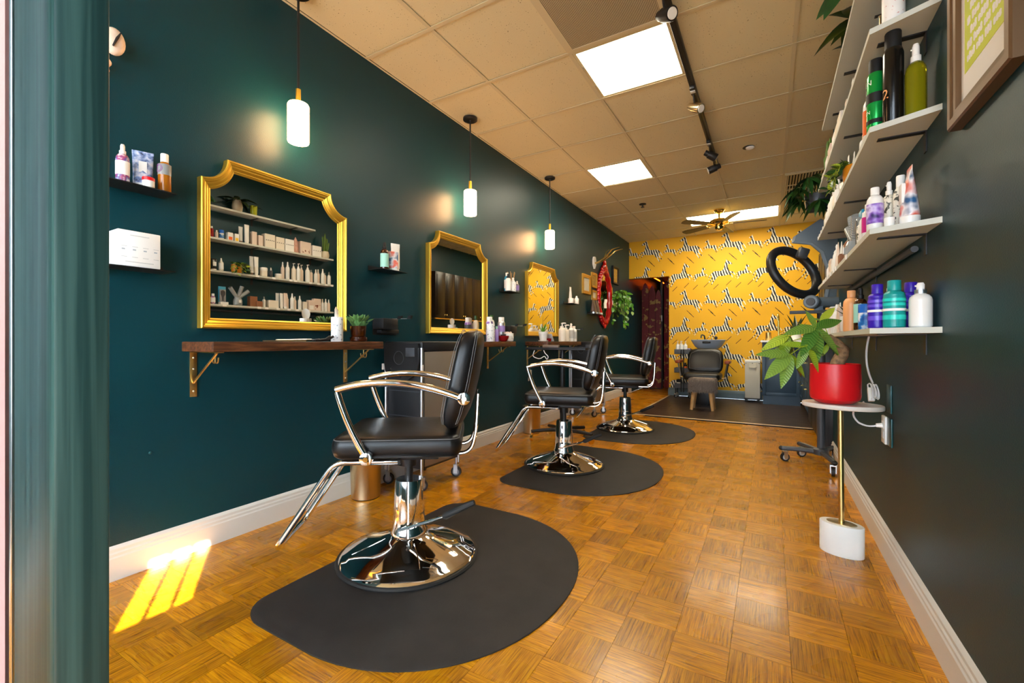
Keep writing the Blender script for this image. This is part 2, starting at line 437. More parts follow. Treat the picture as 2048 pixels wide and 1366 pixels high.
def text_cyl(txt, size, r, z, ang, mt, parent, name='lettering', vertical=False):
    vs, fs = text_mesh(txt, size); out = []
    for p in vs:
        x, y = (p.x, p.y) if not vertical else (-p.y, p.x)
        a = ang + x / r
        out.append((r*math.cos(a), r*math.sin(a), z + y))
    return part(name, MB().add(out, fs), mt, parent, smooth=False)

# ================================================================== THE ROOM
# ---- floor: a base slab, parquet blocks laid on it
floor = struct('floor', MB().box(XL, XR, -1.6, YSTRIP, -0.06, -0.011).box(XL, -1.51, YSTRIP, 12.0, -0.06, -0.011), 'soil')
PB, PX0, PY0 = 0.159, -0.264, 1.344
def slat_faces(mb, tones, x0, y0, ax, tone, w=PB, l=PB, uvs=None):
    """five slats of one block; ax 0: grain along y, 1: grain along x"""
    n = 5; g = 0.00018; off = random.random() * 40
    for k in range(n):
        a0, a1 = k*w/n + (g if k else 0.0005), (k+1)*w/n - (g if k < n-1 else 0.0005); b0, b1 = 0.0005, l - 0.0005
        tv = tone + random.uniform(-0.13, 0.13); o2 = off + k*3.7
        z1 = -random.uniform(0, 0.0003)
        P = lambda u, v, z: (x0 + u, y0 + v, z) if ax == 0 else (x0 + v, y0 + u, z)
        vs = [P(a0, b0, z1), P(a1, b0, z1), P(a1, b1, z1), P(a0, b1, z1), P(a0, b0, -0.011), P(a1, b0, -0.011), P(a1, b1, -0.011), P(a0, b1, -0.011)]
        fs = [(0, 1, 2, 3), (0, 4, 5, 1), (1, 5, 6, 2), (2, 6, 7, 3), (3, 7, 4, 0)]
        if ax == 1: fs = [f[::-1] for f in fs]
        mb.add(vs, fs)
        uq = [(a0 + o2, b0 + off), (a1 + o2, b0 + off), (a1 + o2, b1 + off), (a0 + o2, b1 + off)] * 2
        for f in fs:
            tones.append(tv); uvs.append([uq[i] for i in f])
def slat_mesh(name, mb, tones, uvs):
    me = bpy.data.meshes.new(name); me.from_pydata(mb.v, [], mb.f)
    at = me.attributes.new('tone', 'FLOAT', 'FACE'); at.data.foreach_set('value', tones)
    ul = me.uv_layers.new(name='grain'); fl = [c for f in uvs for q in f for c in q]
    ul.data.foreach_set('uv', fl); me.materials.append(MATS['parquet']); me.update(); return me
VAR = []
for ax in (0, 1):
    for k in range(7):
        mb, tn, us = MB(), [], []
        slat_faces(mb, tn, 0, 0, ax, random.uniform(0.15, 0.6) + 0.3*ax, uvs=us); VAR.append(slat_mesh('parquet_block', mb, tn, us))  # grain along x: sheen painted in as a lighter tone
c_, s_ = math.cos(R(30.31)), math.sin(R(30.31))
cells = []
for i in range(-13, 6):
    for j in range(-18, 68):
        x, y = PX0 + i*PB, PY0 + j*PB
        if x + PB < XL or x > XR or y < -1.6: continue
        if y + PB > YSTRIP + 0.02 and x > -1.51: continue
        if y > 11.9: continue
        xc, zc = (x+PB/2)*c_ + (y+PB/2)*s_, -(x+PB/2)*s_ + (y+PB/2)*c_
        vis = zc > 0.3 and abs(882*xc/zc) < 1070 and 882*0.94/zc < 730
        whole = x >= XL and x + PB <= XR
        cells.append((zc if vis and whole and y > 0.25 else 1e3, i, j, x, y))
cells.sort()
rest, rt, ru = MB(), [], []
for q, (zc, i, j, x, y) in enumerate(cells):
    ax = (i + j) % 2
    ax = ax if (-1 + 0) % 2 == 0 else 1 - ax
    if q < 300 and zc < 1e3:
        o = bpy.data.objects.new('parquet_block', VAR[ax*7 + random.randrange(7)]); o.location = (x, y, 0); link(o, floor)
    else:
        x0, x1 = max(x, XL), min(x+PB, XR)
        if x1 - x0 < 0.01: continue
        if ax == 0: slat_faces(rest, rt, x0, y, 0, random.uniform(0.15, 0.6), w=x1-x0, l=PB, uvs=ru)
        else: slat_faces(rest, rt, x0, y, 1, random.uniform(0.45, 0.9), w=PB, l=x1-x0, uvs=ru)  # lighter tone here too, the painted sheen of x-grain blocks
o = bpy.data.objects.new('parquet_blocks', slat_mesh('parquet_blocks', rest, rt, ru)); link(o, floor); o['kind'] = 'stuff'

# ---- wash area: dark planks behind a metal strip
fb = struct('floor_wash_area', MB().box(-1.51, XR2, YSTRIP, YB, -0.06, -0.008), 'soil')
y = YSTRIP; pk = []
for r in range(13):
    x = -1.51; ofs = (r*0.41) % 0.9
    y1 = min(y + 0.18, YB)
    cuts = [-1.51] + [c for c in (-1.51 + ofs, -1.51 + ofs + 0.9, -1.51 + ofs + 1.8) if -1.45 < c < XR2 - 0.05] + [XR2]
    for a, b2 in zip(cuts[:-1], cuts[1:]):
        part('plank', MB().box(0, b2-a-0.002, 0, y1-y-0.002, -0.008, 0.0), 'vinyl_plank', fb, loc=(a, y, 0))
    y = y1
    if y >= YB - 0.01: break
fb2 = struct('floor_side_bay', MB().box(XR, XR2, YSTEP, YSTRIP, -0.06, 0.0), 'vinyl_plank')
struct('trim_1', MB().box(-1.51, XR2, YSTRIP-0.02, YSTRIP+0.02, 0.0, 0.006, 0.002), 'strip_metal')
struct('trim_2', MB().box(-1.53, -1.50, YSTRIP, YB, 0.0, 0.005, 0.002), 'strip_metal')

# ---- walls
wl = struct('wall_left', MB().box(XL-0.12, XL, -1.75, 12.0, 0, HC+0.05), 'wall_teal')
part('nail', MB().sphere((0, 0, 0), 0.006, 8, 6), 'teal_plate', wl, loc=(XL, 0.827, 0.475))
wr = struct('wall_right', MB().box(XR, XR+0.10, -0.55, YSTEP-0.1, 0, HC+0.05).box(XR, XR2, YSTEP-0.1, YSTEP, 0, HC+0.05), 'wall_teal')
struct('wall_right_back', MB().box(XR2, XR2+0.1, YSTEP, YB+0.1, 0, HC+0.05), 'wall_teal')
wb = struct('wall_back', MB().box(XD, XR2+0.1, YB, YB+0.12, 0, HC+0.05).box(XL, XD, YB, YB+0.12, HDOOR, HC+0.05), 'wallpaper_yellow')
struct('wall_corridor_right', MB().box(XD, XD+0.1, YB+0.12, 12.0, 0, HC+0.05), 'wall_teal')
struct('wall_corridor_end', MB().box(XL, XD, 12.0, 12.1, 0, HC+0.05), 'wall_teal')
struct('ceiling_corridor', MB().box(XL, XD+0.1, YB+0.12, 12.0, 2.27, 2.33), 'black_metal')
# entrance wall over and beside the recessed door; display bay with its window to the left
struct('wall_front', MB().box(-0.50, XR, YF-0.06, YF, 2.25, HC+0.05).box(XL, -0.50, -1.75, -1.65, 0, 0.45)
       .box(XL, -0.50, -1.75, -1.65, 2.45, HC+0.05), 'wall_teal')
struct('ceiling_porch', MB().box(-0.52, 0.55, -1.75, YF-0.06, 2.62, 2.7), 'concrete')
struct('pavement', MB().box(-8, 8, -9, -1.6, -0.2, -0.02).box(-0.72, 4, -1.6, -0.45, -0.2, -0.02), 'concrete')
w1 = struct('window_1', MB().box(XL, -0.54, -1.72, -1.68, 0.45, 0.5).box(XL, -0.54, -1.72, -1.68, 2.40, 2.45)
            .box(XL, XL+0.05, -1.72, -1.68, 0.5, 2.4).box(-0.59, -0.54, -1.72, -1.68, 0.5, 2.4), 'post_paint')
part('pane', MB().box(XL+0.05, -0.59, -1.702, -1.698, 0.5, 2.4), 'glass_pane', w1)
# side of the entrance recess: panelled timber with a small barred light, ending in the painted post at the camera's left
SX = -0.50
sd_ = struct('unseen_recess_side', MB().box(SX-0.04, SX, -1.65, 0.086, 0, 0.5).box(SX-0.04, SX, -1.65, 0.086, 2.3, HC).box(SX-0.04, SX, -0.5, 0.086, 0.5, 1.06).box(SX-0.04, SX, -0.5, 0.086, 1.44, 2.3)
             .box(SX-0.04, SX, -0.5, -0.24, 1.06, 1.44).box(SX-0.04, SX, 0.0, 0.086, 1.06, 1.44).box(SX-0.04, SX, -1.65, -1.55, 0.5, 2.3), 'post_paint')
part('pane', MB().box(SX-0.022, SX-0.018, -1.55, -0.5, 0.5, 2.3), 'glass_pane', sd_)
for yb in (-0.160, -0.078):
    part('glazing_bar', MB().box(SX-0.03, SX-0.01, yb, yb+0.011, 1.06, 1.44), 'post_paint', sd_)
post = struct('door_2', MB().box(SX-0.109, SX, 0.1205, 0.1565, 0, HC, 0.003), 'post_paint')
part('metal_edge', MB().box(SX-0.118, SX-0.109, 0.119, 0.155, 0, HC, 0.002), 'steel', post)
part('weather_strip', MB().box(SX-0.140, SX-0.118, 0.125, 0.155, 0, HC), 'rubber', post)
part('brick_return', MB().box(SX-0.165, SX-0.140, 0.121, 0.155, 0, HC), 'post_pink', post)

# ---- baseboards: three-step moulding
def bb_prof(sgn):  # (offset from wall, z)
    return [(0, 0), (0.016, 0), (0.016, 0.088), (0.013, 0.094), (0.013, 0.104), (0.009, 0.110), (0.009, 0.121), (0.004, 0.130), (0.0, 0.134)]
def base_y(name, xw, sgn, y0, y1, mt='baseboard_white'):
    return struct(name, MB().prism([(xw + sgn*a, z) for a, z in bb_prof(1)], y0, y1, 'y'), mt, ang=20)
def base_x(name, yw, x0, x1, mt):
    return struct(name, MB().prism([(yw - a, z) for a, z in bb_prof(1)], x0, x1, 'x'), mt, ang=20)
base_y('baseboard_left', XL, 1, -1.6, 8.2)
base_y('baseboard_right', XR, -1, 0.0, YSTEP)
base_x('baseboard_back', YB, XD, -0.1, 'baseboard_grey')
base_y('baseboard_corridor', XD, -1, YB, 12.0, 'baseboard_grey')

# ---- wallpaper print on the back wall: leaping striped animals between short dashes
ZB = [(.10,.47),(.14,.52),(.22,.55),(.32,.545),(.42,.54),(.50,.575),(.545,.65),(.565,.74),(.58,.83),(.605,.90),(.625,.93),(.63,.985),(.65,1.0),(.668,.945),(.71,.925),
      (.775,.885),(.83,.835),(.845,.80),(.83,.775),(.79,.78),(.735,.80),(.695,.79),(.685,.73),(.70,.65),(.725,.575),(.745,.515),(.80,.50),(.87,.485),(.915,.44),(.95,.385),(.965,.345),
      (.945,.335),(.92,.365),(.88,.41),(.84,.435),(.775,.435),(.80,.39),(.845,.345),(.86,.285),(.865,.25),(.84,.245),(.825,.30),(.785,.335),(.73,.37),(.66,.36),(.55,.335),(.43,.335),(.34,.335),
      (.285,.27),(.22,.19),(.17,.12),(.125,.045),(.10,.0),(.07,.0),(.075,.035),(.115,.11),(.15,.185),(.165,.245),(.12,.21),(.05,.15),(-.005,.09),(-.03,.085),(-.03,.115),(.03,.175),(.085,.25),
      (.105,.33),(.095,.41),(.05,.375),(.01,.30),(-.02,.25),(-.035,.255),(-.015,.32),(.02,.39),(.06,.43)]
def clip(poly, ax, lim, keep_less):
    out = []
    for a, b2 in zip(poly, poly[1:] + poly[:1]):
        ia = (a[ax] <= lim) == keep_less; ib = (b2[ax] <= lim) == keep_less
        if ia: out.append(a)
        if ia != ib:
            t = (lim - a[ax]) / (b2[ax] - a[ax]); out.append((a[0]+t*(b2[0]-a[0]), a[1]+t*(b2[1]-a[1])))
    return out
def zebra(cx, cz, size, flip):
    P = [((x-0.43)*size*(-1 if flip else 1), (z-0.5)*size) for x, z in ZB]
    lim = []
    x0 = (XL if cz > HDOOR - 0.02 else XD) + 0.002 - cx; x1 = XR2 - cx
    P2 = clip(P, 0, x0, False)
    P2 = clip(P2, 1, HC - cz, True)
    P2 = clip(P2, 1, (0.135 if cx > XD else HDOOR) - cz, False)
    if len(P2) < 4: return
    if cx < XD and cz < HDOOR + 0.3: P2 = clip(P2, 1, HDOOR + 0.002 - cz, False)
    if len(P2) < 4: return
    part('printed_zebra', MB().add([(x, 0, z) for x, z in P2], [tuple(range(len(P2)))]), 'zebra_ink', wb, loc=(cx, YB-0.0012, cz), smooth=False)
dash = MB()
def dashes(cx, cz, tilt):
    if (cx < XD + 0.08 and cz < HDOOR + 0.1) or cx < XL + 0.1 or cz > HC - 0.06 or cz < 0.2: return
    a = R(45 if tilt else -45); d = Vector((math.cos(a), 0, math.sin(a))); n = Vector((-d.z, 0, d.x))
    o = Vector((cx, YB-0.0012, cz))
    dash.add([o - d*0.055 - n*0.004, o + d*0.055 - n*0.004, o + d*0.055 + n*0.004, o - d*0.055 + n*0.004], [(0, 1, 2, 3)])
for row in range(7):
    cz = 2.56 - row*0.462; left = row % 2 == 0
    for k in range(-2, 5):
        bx = (-1.178 if left else -1.36) + k*0.655
        if bx < XL or bx > XR2: continue
        zebra(bx, cz, 0.41, left)
        zebra(bx + (-0.325 if left else 0.33), cz - 0.015, 0.235, left)
        for dx, dz in ((-0.02, 0.23), (0.30, 0.22), (-0.12, -0.20), (0.22, -0.19)):
            dashes(bx + dx + (0.1 if left else -0.1), cz + dz, dz > 0 if left else dz < 0)
o = part('printed_dashes', dash, 'ink_black', wb, smooth=False); o['kind'] = 'stuff'

# ---- suspended ceiling
ceil = struct('ceiling', MB().box(XL-0.1, XR2+0.1, -1.75, YB+0.12, HC+0.05, HC+0.12), 'tile_back')
GX = [XL, -1.699, -1.089, -0.480, 0.130, 0.740, XR2]
GY = [1.97 + 0.6096*(j-6) for j in range(0, 17)]
GY[0] = -1.7; GY = [y for y in GY if y < YB - 0.05] + [YB]
LIGHTS = {(2, 2.5): 1}
def cell_skip(xm, ym):
    if -1.089 < xm < -0.48 and 1.97 < ym < 2.58: return True
    if -1.089 < xm < -0.48 and 2.58 < ym < 3.19: return True
    if -1.699 < xm < -1.089 and 4.408 < ym < 5.018: return True
    if -1.089 < xm < 0.13 and 6.847 < ym < 7.456: return True
    if 0.13 < xm < 0.74 and 5.628 < ym < 6.847: return True
    return False
for a, b2 in zip(GX[:-1], GX[1:]):
    for y0, y1 in zip(GY[:-1], GY[1:]):
        if a >= 0.13 and y0 < YSTEP - 0.3:
            if a > 0.14: continue
            bb = XR
        else: bb = b2
        if cell_skip((a+b2)/2, (y0+y1)/2): continue
        part('ceiling_tile', MB().box(0.010, bb-a-0.010, 0.010, y1-y0-0.010, 0.005 + random.uniform(0, .002), 0.018), 'ceiling_tile', ceil, loc=(a, y0, HC), smooth=False)
for x in GX[1:-1]:
    y0 = -1.7 if x < 0.2 else YSTEP
    segs = [(y0, 6.847), (7.456, YB)] if abs(x+0.48) < 0.01 else [(y0, YB)]
    for a, b2 in segs:
        part('grid_bar', MB().box(x-0.012, x+0.012, a, b2, HC, HC+0.004).box(x-0.003, x+0.003, a, b2, HC+0.003, HC+0.04), 'grid_white', ceil)
for y in GY[1:-1]:
    cuts = [(XL, XR if y < YSTEP else XR2)]
    for a, b2 in cuts:
        part('grid_bar', MB().box(a, b2, y-0.012, y+0.012, HC-0.001, HC+0.003).box(a, b2, y-0.003, y+0.003, HC+0.003, HC+0.04), 'grid_white', ceil)
part('wall_angle', MB().box(XL, XL+0.012, -1.7, YB, HC-0.002, HC+0.002), 'grid_white', ceil)

# ---- ceiling lights
def ceiling_light(x0, x1, y0, y1, label):
    t = thing('ceiling_light', label, 'ceiling light', ((x0+x1)/2, (y0+y1)/2, HC), 0, 'recessed ceiling light panels')
    hx, hy = (x1-x0)/2 - 0.013, (y1-y0)/2 - 0.013; w = 0.018
    fr = MB()
    fr.box(-hx, hx, -hy, -hy+w, 0.002, 0.02).box(-hx, hx, hy-w, hy, 0.002, 0.02).box(-hx, -hx+w, -hy+w, hy-w, 0.002, 0.02).box(hx-w, hx, -hy+w, hy-w, 0.002, 0.02)
    part('frame', fr, 'grid_white', t)
    part('diffuser', MB().box(-hx+w, hx-w, -hy+w, hy-w, 0.008, 0.012), 'light_panel', t)
    for yy in (-0.12, 0.12): part('latch', MB().box(-hx+0.004, -hx+0.012, yy-0.012, yy+0.012, -0.001, 0.003), 'steel', t)
    return t
ceiling_light(-1.089, -0.480, 2.580, 3.189, 'square glowing ceiling light panel between the perforated vent and the black track')
ceiling_light(-1.699, -1.089, 4.408, 5.018, 'smaller looking square glowing panel, middle one of the three ceiling lights')
ceiling_light(-1.089, 0.130, 6.847, 7.456, 'wide glowing ceiling light panel behind the brass ceiling fan')
# perforated air vent, slatted return grille, sprinkler, bare recessed bulb
t = thing('air_vent', 'perforated metal ceiling air vent in front of the nearest light panel', 'vent', (-0.7845, 2.275, HC))
part('perforated_plate', MB().box(-0.27, 0.27, -0.27, 0.27, -0.006, -0.002), 'perforated', t)
part('frame', MB().box(-0.292, 0.292, -0.292, -0.268, -0.008, 0.004).box(-0.292, 0.292, 0.268, 0.292, -0.008, 0.004).box(-0.292, -0.268, -0.268, 0.268, -0.008, 0.004).box(0.268, 0.292, -0.268, 0.268, -0.008, 0.004), 'grid_white', t)
t = thing('return_grille', 'slatted ceiling air return grille beside the tops of the right hand shelves', 'vent', (0.435, 6.2375, HC))
part('backing', MB().box(-0.28, 0.28, -0.58, 0.58, 0.02, 0.03), 'ink_black', t)
sl = MB().box(-0.005, 0.005, -0.57, 0.57, -0.006, 0.016).mesh('slat', 'grid_white', False)
for k in range(20): part('slat', sl, None, t, loc=(-0.26 + k*0.0274, 0, 0))
for yy in (-0.2, 0.2): part('cross_bar', MB().box(-0.28, 0.28, yy-0.006, yy+0.006, -0.008, 0.0), 'grid_white', t)
part('frame', MB().box(-0.29, 0.29, -0.6, -0.57, -0.008, 0.006).box(-0.29, 0.29, 0.57, 0.6, -0.008, 0.006).box(-0.29, -0.27, -0.57, 0.57, -0.008, 0.006).box(0.27, 0.29, -0.57, 0.57, -0.008, 0.006), 'grid_white', t)
t = thing('sprinkler_head', 'small dark sprinkler head on the ceiling past the middle light panel', 'sprinkler', (-1.45, 5.9, HC))
part('escutcheon', MB().lathe([(0.045, 0.004), (0.045, -0.004), (0.02, -0.012), (0.001, -0.012)], 16), 'black_metal', t)
part('deflector', MB().lathe([(0.008, -0.01), (0.008, -0.035), (0.024, -0.036), (0.024, -0.039), (0.001, -0.039)], 14), 'black_metal', t)
t = thing('recessed_spotlight', 'small recessed white ceiling spotlight right of the track', 'ceiling light', (-0.172, 4.677, HC))
part('hole', MB().lathe([(0.05, 0.004), (0.05, 0.002), (0.001, 0.002)], 18), 'ink_black', t)
part('bulb', MB().sphere((0.012, 0, -0.002), 0.038, 14, 8, sz=0.5), 'white_gloss', t)

# ================================================================== TRACK LIGHT AND PENDANTS, FAN
t = thing('track_light', 'black ceiling track with four swivelling spot heads', 'track light', (-0.468, 3.4, HC))
part('rail', MB().box(-0.018, 0.018, -1.9, 1.62, -0.030, -0.001, 0.003), 'black_metal', t)
part('rail_slot', MB().box(-0.006, 0.006, -1.88, 1.60, -0.0308, -0.029), 'rubber', t)
part('end_bracket', MB().box(-0.05, 0.03, 1.615, 1.64, -0.012, -0.001), 'brass', t)
for (yy, aim, mt_) in ((-1.02, (0.7, -0.6, -0.5), 'black_metal'), (0.03, (0.75, -0.45, -0.55), 'champagne'), (0.98, (0.8, 0.3, -0.5), 'black_metal'), (1.33, (-0.95, -0.15, -0.35), 'black_metal')):
    y0 = yy - 0.10
    ad = part('adapter', MB().box(-0.017, 0.017, y0-0.05, y0+0.05, -0.052, -0.030, 0.003), 'black_metal', t)
    part('clip', MB().box(-0.016, 0.016, y0-0.02, y0+0.012, -0.056, -0.050, 0.001), 'pale_grey', ad)
    part('arm', MB().tube(rpath([(0, y0+0.03, -0.05), (0, y0+0.045, -0.09), (0, yy, -0.105)], 0.02), 0.006), 'black_metal', t)
    d = Vector(aim).normalized(); c0 = Vector((0, yy, -0.115))
    hd = part('spot_head', MB().tube([c0 - d*0.055, c0 - d*0.02, c0 - d*0.018, c0 + d*0.055, c0 + d*0.06], [0.024, 0.026, 0.034, 0.036, 0.034], 18), mt_, t)
    part('lens', MB().tube([c0 + d*0.0595, c0 + d*0.0625], [0.028, 0.026], 18), 'lens_glass', hd)
def pendant(yy, label):
    t = thing('pendant_lamp', label, 'pendant lamp', (-2.10, yy, HC), 0, 'pendant lamps over the mirrors')
    part('canopy', MB().lathe([(0.058, -0.001), (0.058, -0.016), (0.052, -0.02), (0.012, -0.022), (0.009, -0.034), (0.001, -0.034)], 28), 'black_metal', t)
    part('cord', MB().tube([(0, 0, -0.03), (0, 0, -0.52)], 0.0062, 8), 'rubber', t)
    part('socket', MB().lathe([(0.001, -0.512), (0.012, -0.512), (0.0125, -0.575), (0.022, -0.582), (0.03, -0.590), (0.001, -0.592)], 20), 'gold', t)
    part('glass_shade', MB().lathe([(0.03, -0.586), (0.048, -0.590), (0.0515, -0.597), (0.0515, -0.69), (0.0515, -0.780), (0.049, -0.786), (0.001, -0.788)], 28), 'pend_glass', t)
pendant(1.408, 'nearest pendant lamp, glowing white glass on black cord over the first mirror')
pendant(2.92, 'middle pendant lamp, glowing white glass hanging over the second mirror')
pendant(4.42, 'farthest pendant lamp, glowing white glass hanging over the third mirror')

t = thing('ceiling_fan', 'brass ceiling fan with dark blades in front of the yellow wallpaper', 'ceiling fan', (-0.60, 6.66, HC))
part('canopy', MB().lathe([(0.07, -0.001), (0.07, -0.012), (0.045, -0.05), (0.02, -0.062), (0.001, -0.062)], 24), 'brass_bright', t)
part('downrod', MB().cyl((0, 0, -0.05), (0, 0, -0.13), 0.013, 12), 'brass_bright', t)
part('motor', MB().lathe([(0.02, -0.12), (0.09, -0.135), (0.125, -0.155), (0.13, -0.185), (0.10, -0.205), (0.05, -0.215), (0.001, -0.215)], 28), 'brass_bright', t)
part('switch_housing', MB().lathe([(0.05, -0.21), (0.055, -0.25), (0.045, -0.275), (0.02, -0.29), (0.001, -0.292)], 22), 'brass_bright', t)
for k in range(5):
    a = R(8 + 72*k)
    b_ = part('blade', MB().prism([(0.17, -0.045), (0.5, -0.065), (0.56, -0.05), (0.575, 0), (0.56, 0.05), (0.5, 0.065), (0.17, 0.045)], -0.003, 0.003), 'fan_blade', t, loc=(0, 0, -0.205), rot=(R(10), 0, a))
    part('blade_iron', MB().box(0.07, 0.19, -0.014, 0.014, -0.006, 0.002, 0.002).box(0.17, 0.23, -0.04, 0.04, 0.003, 0.006), 'brass_bright', b_)

# ================================================================== GOLD MIRRORS
def mirror(yc, label):
    t = thing('wall_mirror', label, 'mirror', (XL, yc, 1.0), 0, 'gold framed station mirrors')
    Wd, Ht, Rr = 0.79, 0.795, 0.112
    def ring(d, h):
        pts = [(-Wd/2 + d, d)]; r = Rr + d; q = math.sqrt(max(1e-9, r*r - d*d))
        a0 = math.atan2(-q, d); a1 = math.atan2(-d, q)
        for i in range(11):
            a = a0 + (a1-a0)*i/10; pts.append((-Wd/2 + r*math.cos(a), Ht + r*math.sin(a)))
        R_ = [(-y, z) for y, z in pts[::-1]]
        return [(h, y, z) for y, z in pts + R_]
    prof = [(0.0, 0.001), (0.0, 0.036), (0.004, 0.040), (0.009, 0.040), (0.012, 0.036), (0.015, 0.036), (0.022, 0.030), (0.027, 0.029), (0.030, 0.026),
            (0.037, 0.020), (0.041, 0.020), (0.043, 0.017), (0.048, 0.015), (0.050, 0.008)]
    vs, fs = [], []; n = len(ring(0, 0))
    for d, h in prof: vs += ring(d, h)
    for i in range(len(prof)-1):
        for j in range(n): fs.append((i*n+j, i*n+(j+1) % n, (i+1)*n+(j+1) % n, (i+1)*n+j))
    part('frame', MB().add(vs, fs), 'gold', t, ang=20)
    part('mirror_glass', MB().add(ring(0.046, 0.010), [tuple(range(n))]), 'mirror_glass', t, smooth=False)
mirror(1.397, 'nearest gold framed mirror with scooped corners reflecting white product shelves')
mirror(2.930, 'middle gold framed mirror with scooped corners reflecting dark cabinets')
mirror(4.484, 'farthest gold framed mirror with scooped corners reflecting yellow wallpaper')

# ================================================================== WOODEN STATION COUNTERS
def counter(y0, label):
    t = thing('wall_counter', label, 'counter', (XL, y0, 0.897), 0, 'wooden station counters')
    part('board', MB().box(0.001, 0.27, 0, 0.92, 0, 0.042, 0.003), 'counter_wood', t)
    for yb in (0.045, 0.865):
        b_ = part('bracket', MB().box(0.001, 0.005, yb-0.014, yb+0.014, -0.205, -0.001, 0.001).box(0.001, 0.235, yb-0.014, yb+0.014, -0.006, -0.001, 0.001), 'brass', t)
        part('brace', MB().tube([(0.006, yb, -0.142), (0.205, yb, -0.007)], 0.005, 8), 'brass', b_)
        for zz in (-0.03, -0.08, -0.18): part('screw', MB().sphere((0.006, yb, zz), 0.0045, 8, 6), 'silver', b_)
        hk = MB().lathe([(0.02, -0.001), (0.02, -0.005), (0.005, -0.008), (0.001, -0.008)], 14, (0.13, yb+0.03, 0))
        hk.tube([(0.13, yb+0.03, -0.005), (0.13, yb+0.03, -0.045)], 0.0032, 8)
        for sg in (-1, 1):
            hk.tube(rpath([(0.13, yb+0.03, -0.035), (0.13, yb+0.03, -0.052), (0.13+sg*0.022, yb+0.03, -0.052), (0.13+sg*0.026, yb+0.03, -0.028)], 0.014), 0.003, 8)
        part('hook', hk, 'brass', t)
    return t
counter(0.941, 'nearest wooden wall counter on brass brackets under the first mirror')
counter(2.512, 'middle wooden wall counter on brass brackets under the second mirror')
counter(4.100, 'farthest wooden wall counter on brass brackets under the third mirror')

# ================================================================== STYLING CHAIRS  (local: back towards +x, near arm at -y)
def cushion(L, Wd, H, rad=0.04, dome=0.012, nx=14, ny=12):
    """soft box with rounded plan corners: returns MB, origin centre bottom"""
    mb = MB(); N_ = 40; rings = []
    def plan(ins):
        pts = []; hl, hw = L/2 - ins, Wd/2 - ins; r = max(0.005, rad*1.6 - ins)
        for k in range(N_):
            a = 2*math.pi*k/N_; cx = math.copysign(hl - r, math.cos(a)); cy = math.copysign(hw - r, math.sin(a))
            pts.append((cx + r*math.cos(a), cy + r*math.sin(a)))
        return pts
    e = min(rad, H/2*0.98)
    prof = [(e*0.9, 0.0)] + [(e*(1-math.sin(R(a))), e*(1-math.cos(R(a)))) for a in (25, 50, 90)]
    prof += [(e*(1-math.cos(R(a))), H - e + e*math.sin(R(a))) for a in (0, 30, 60, 85)]
    prof += [(min(L, Wd)*0.2, H + dome*0.7), (min(L, Wd)*0.38, H + dome)]
    vs, fs = [], []
    for ins, z in prof: vs += [(x, y, z) for x, y in plan(ins)]
    for i in range(len(prof)-1):
        for j in range(N_): fs.append((i*N_+j, i*N_+(j+1) % N_, (i+1)*N_+(j+1) % N_, (i+1)*N_+j))
    fs.append(tuple(range(N_-1, -1, -1))); fs.append(tuple((len(prof)-1)*N_ + j for j in range(N_)))
    return mb.add(vs, fs), plan
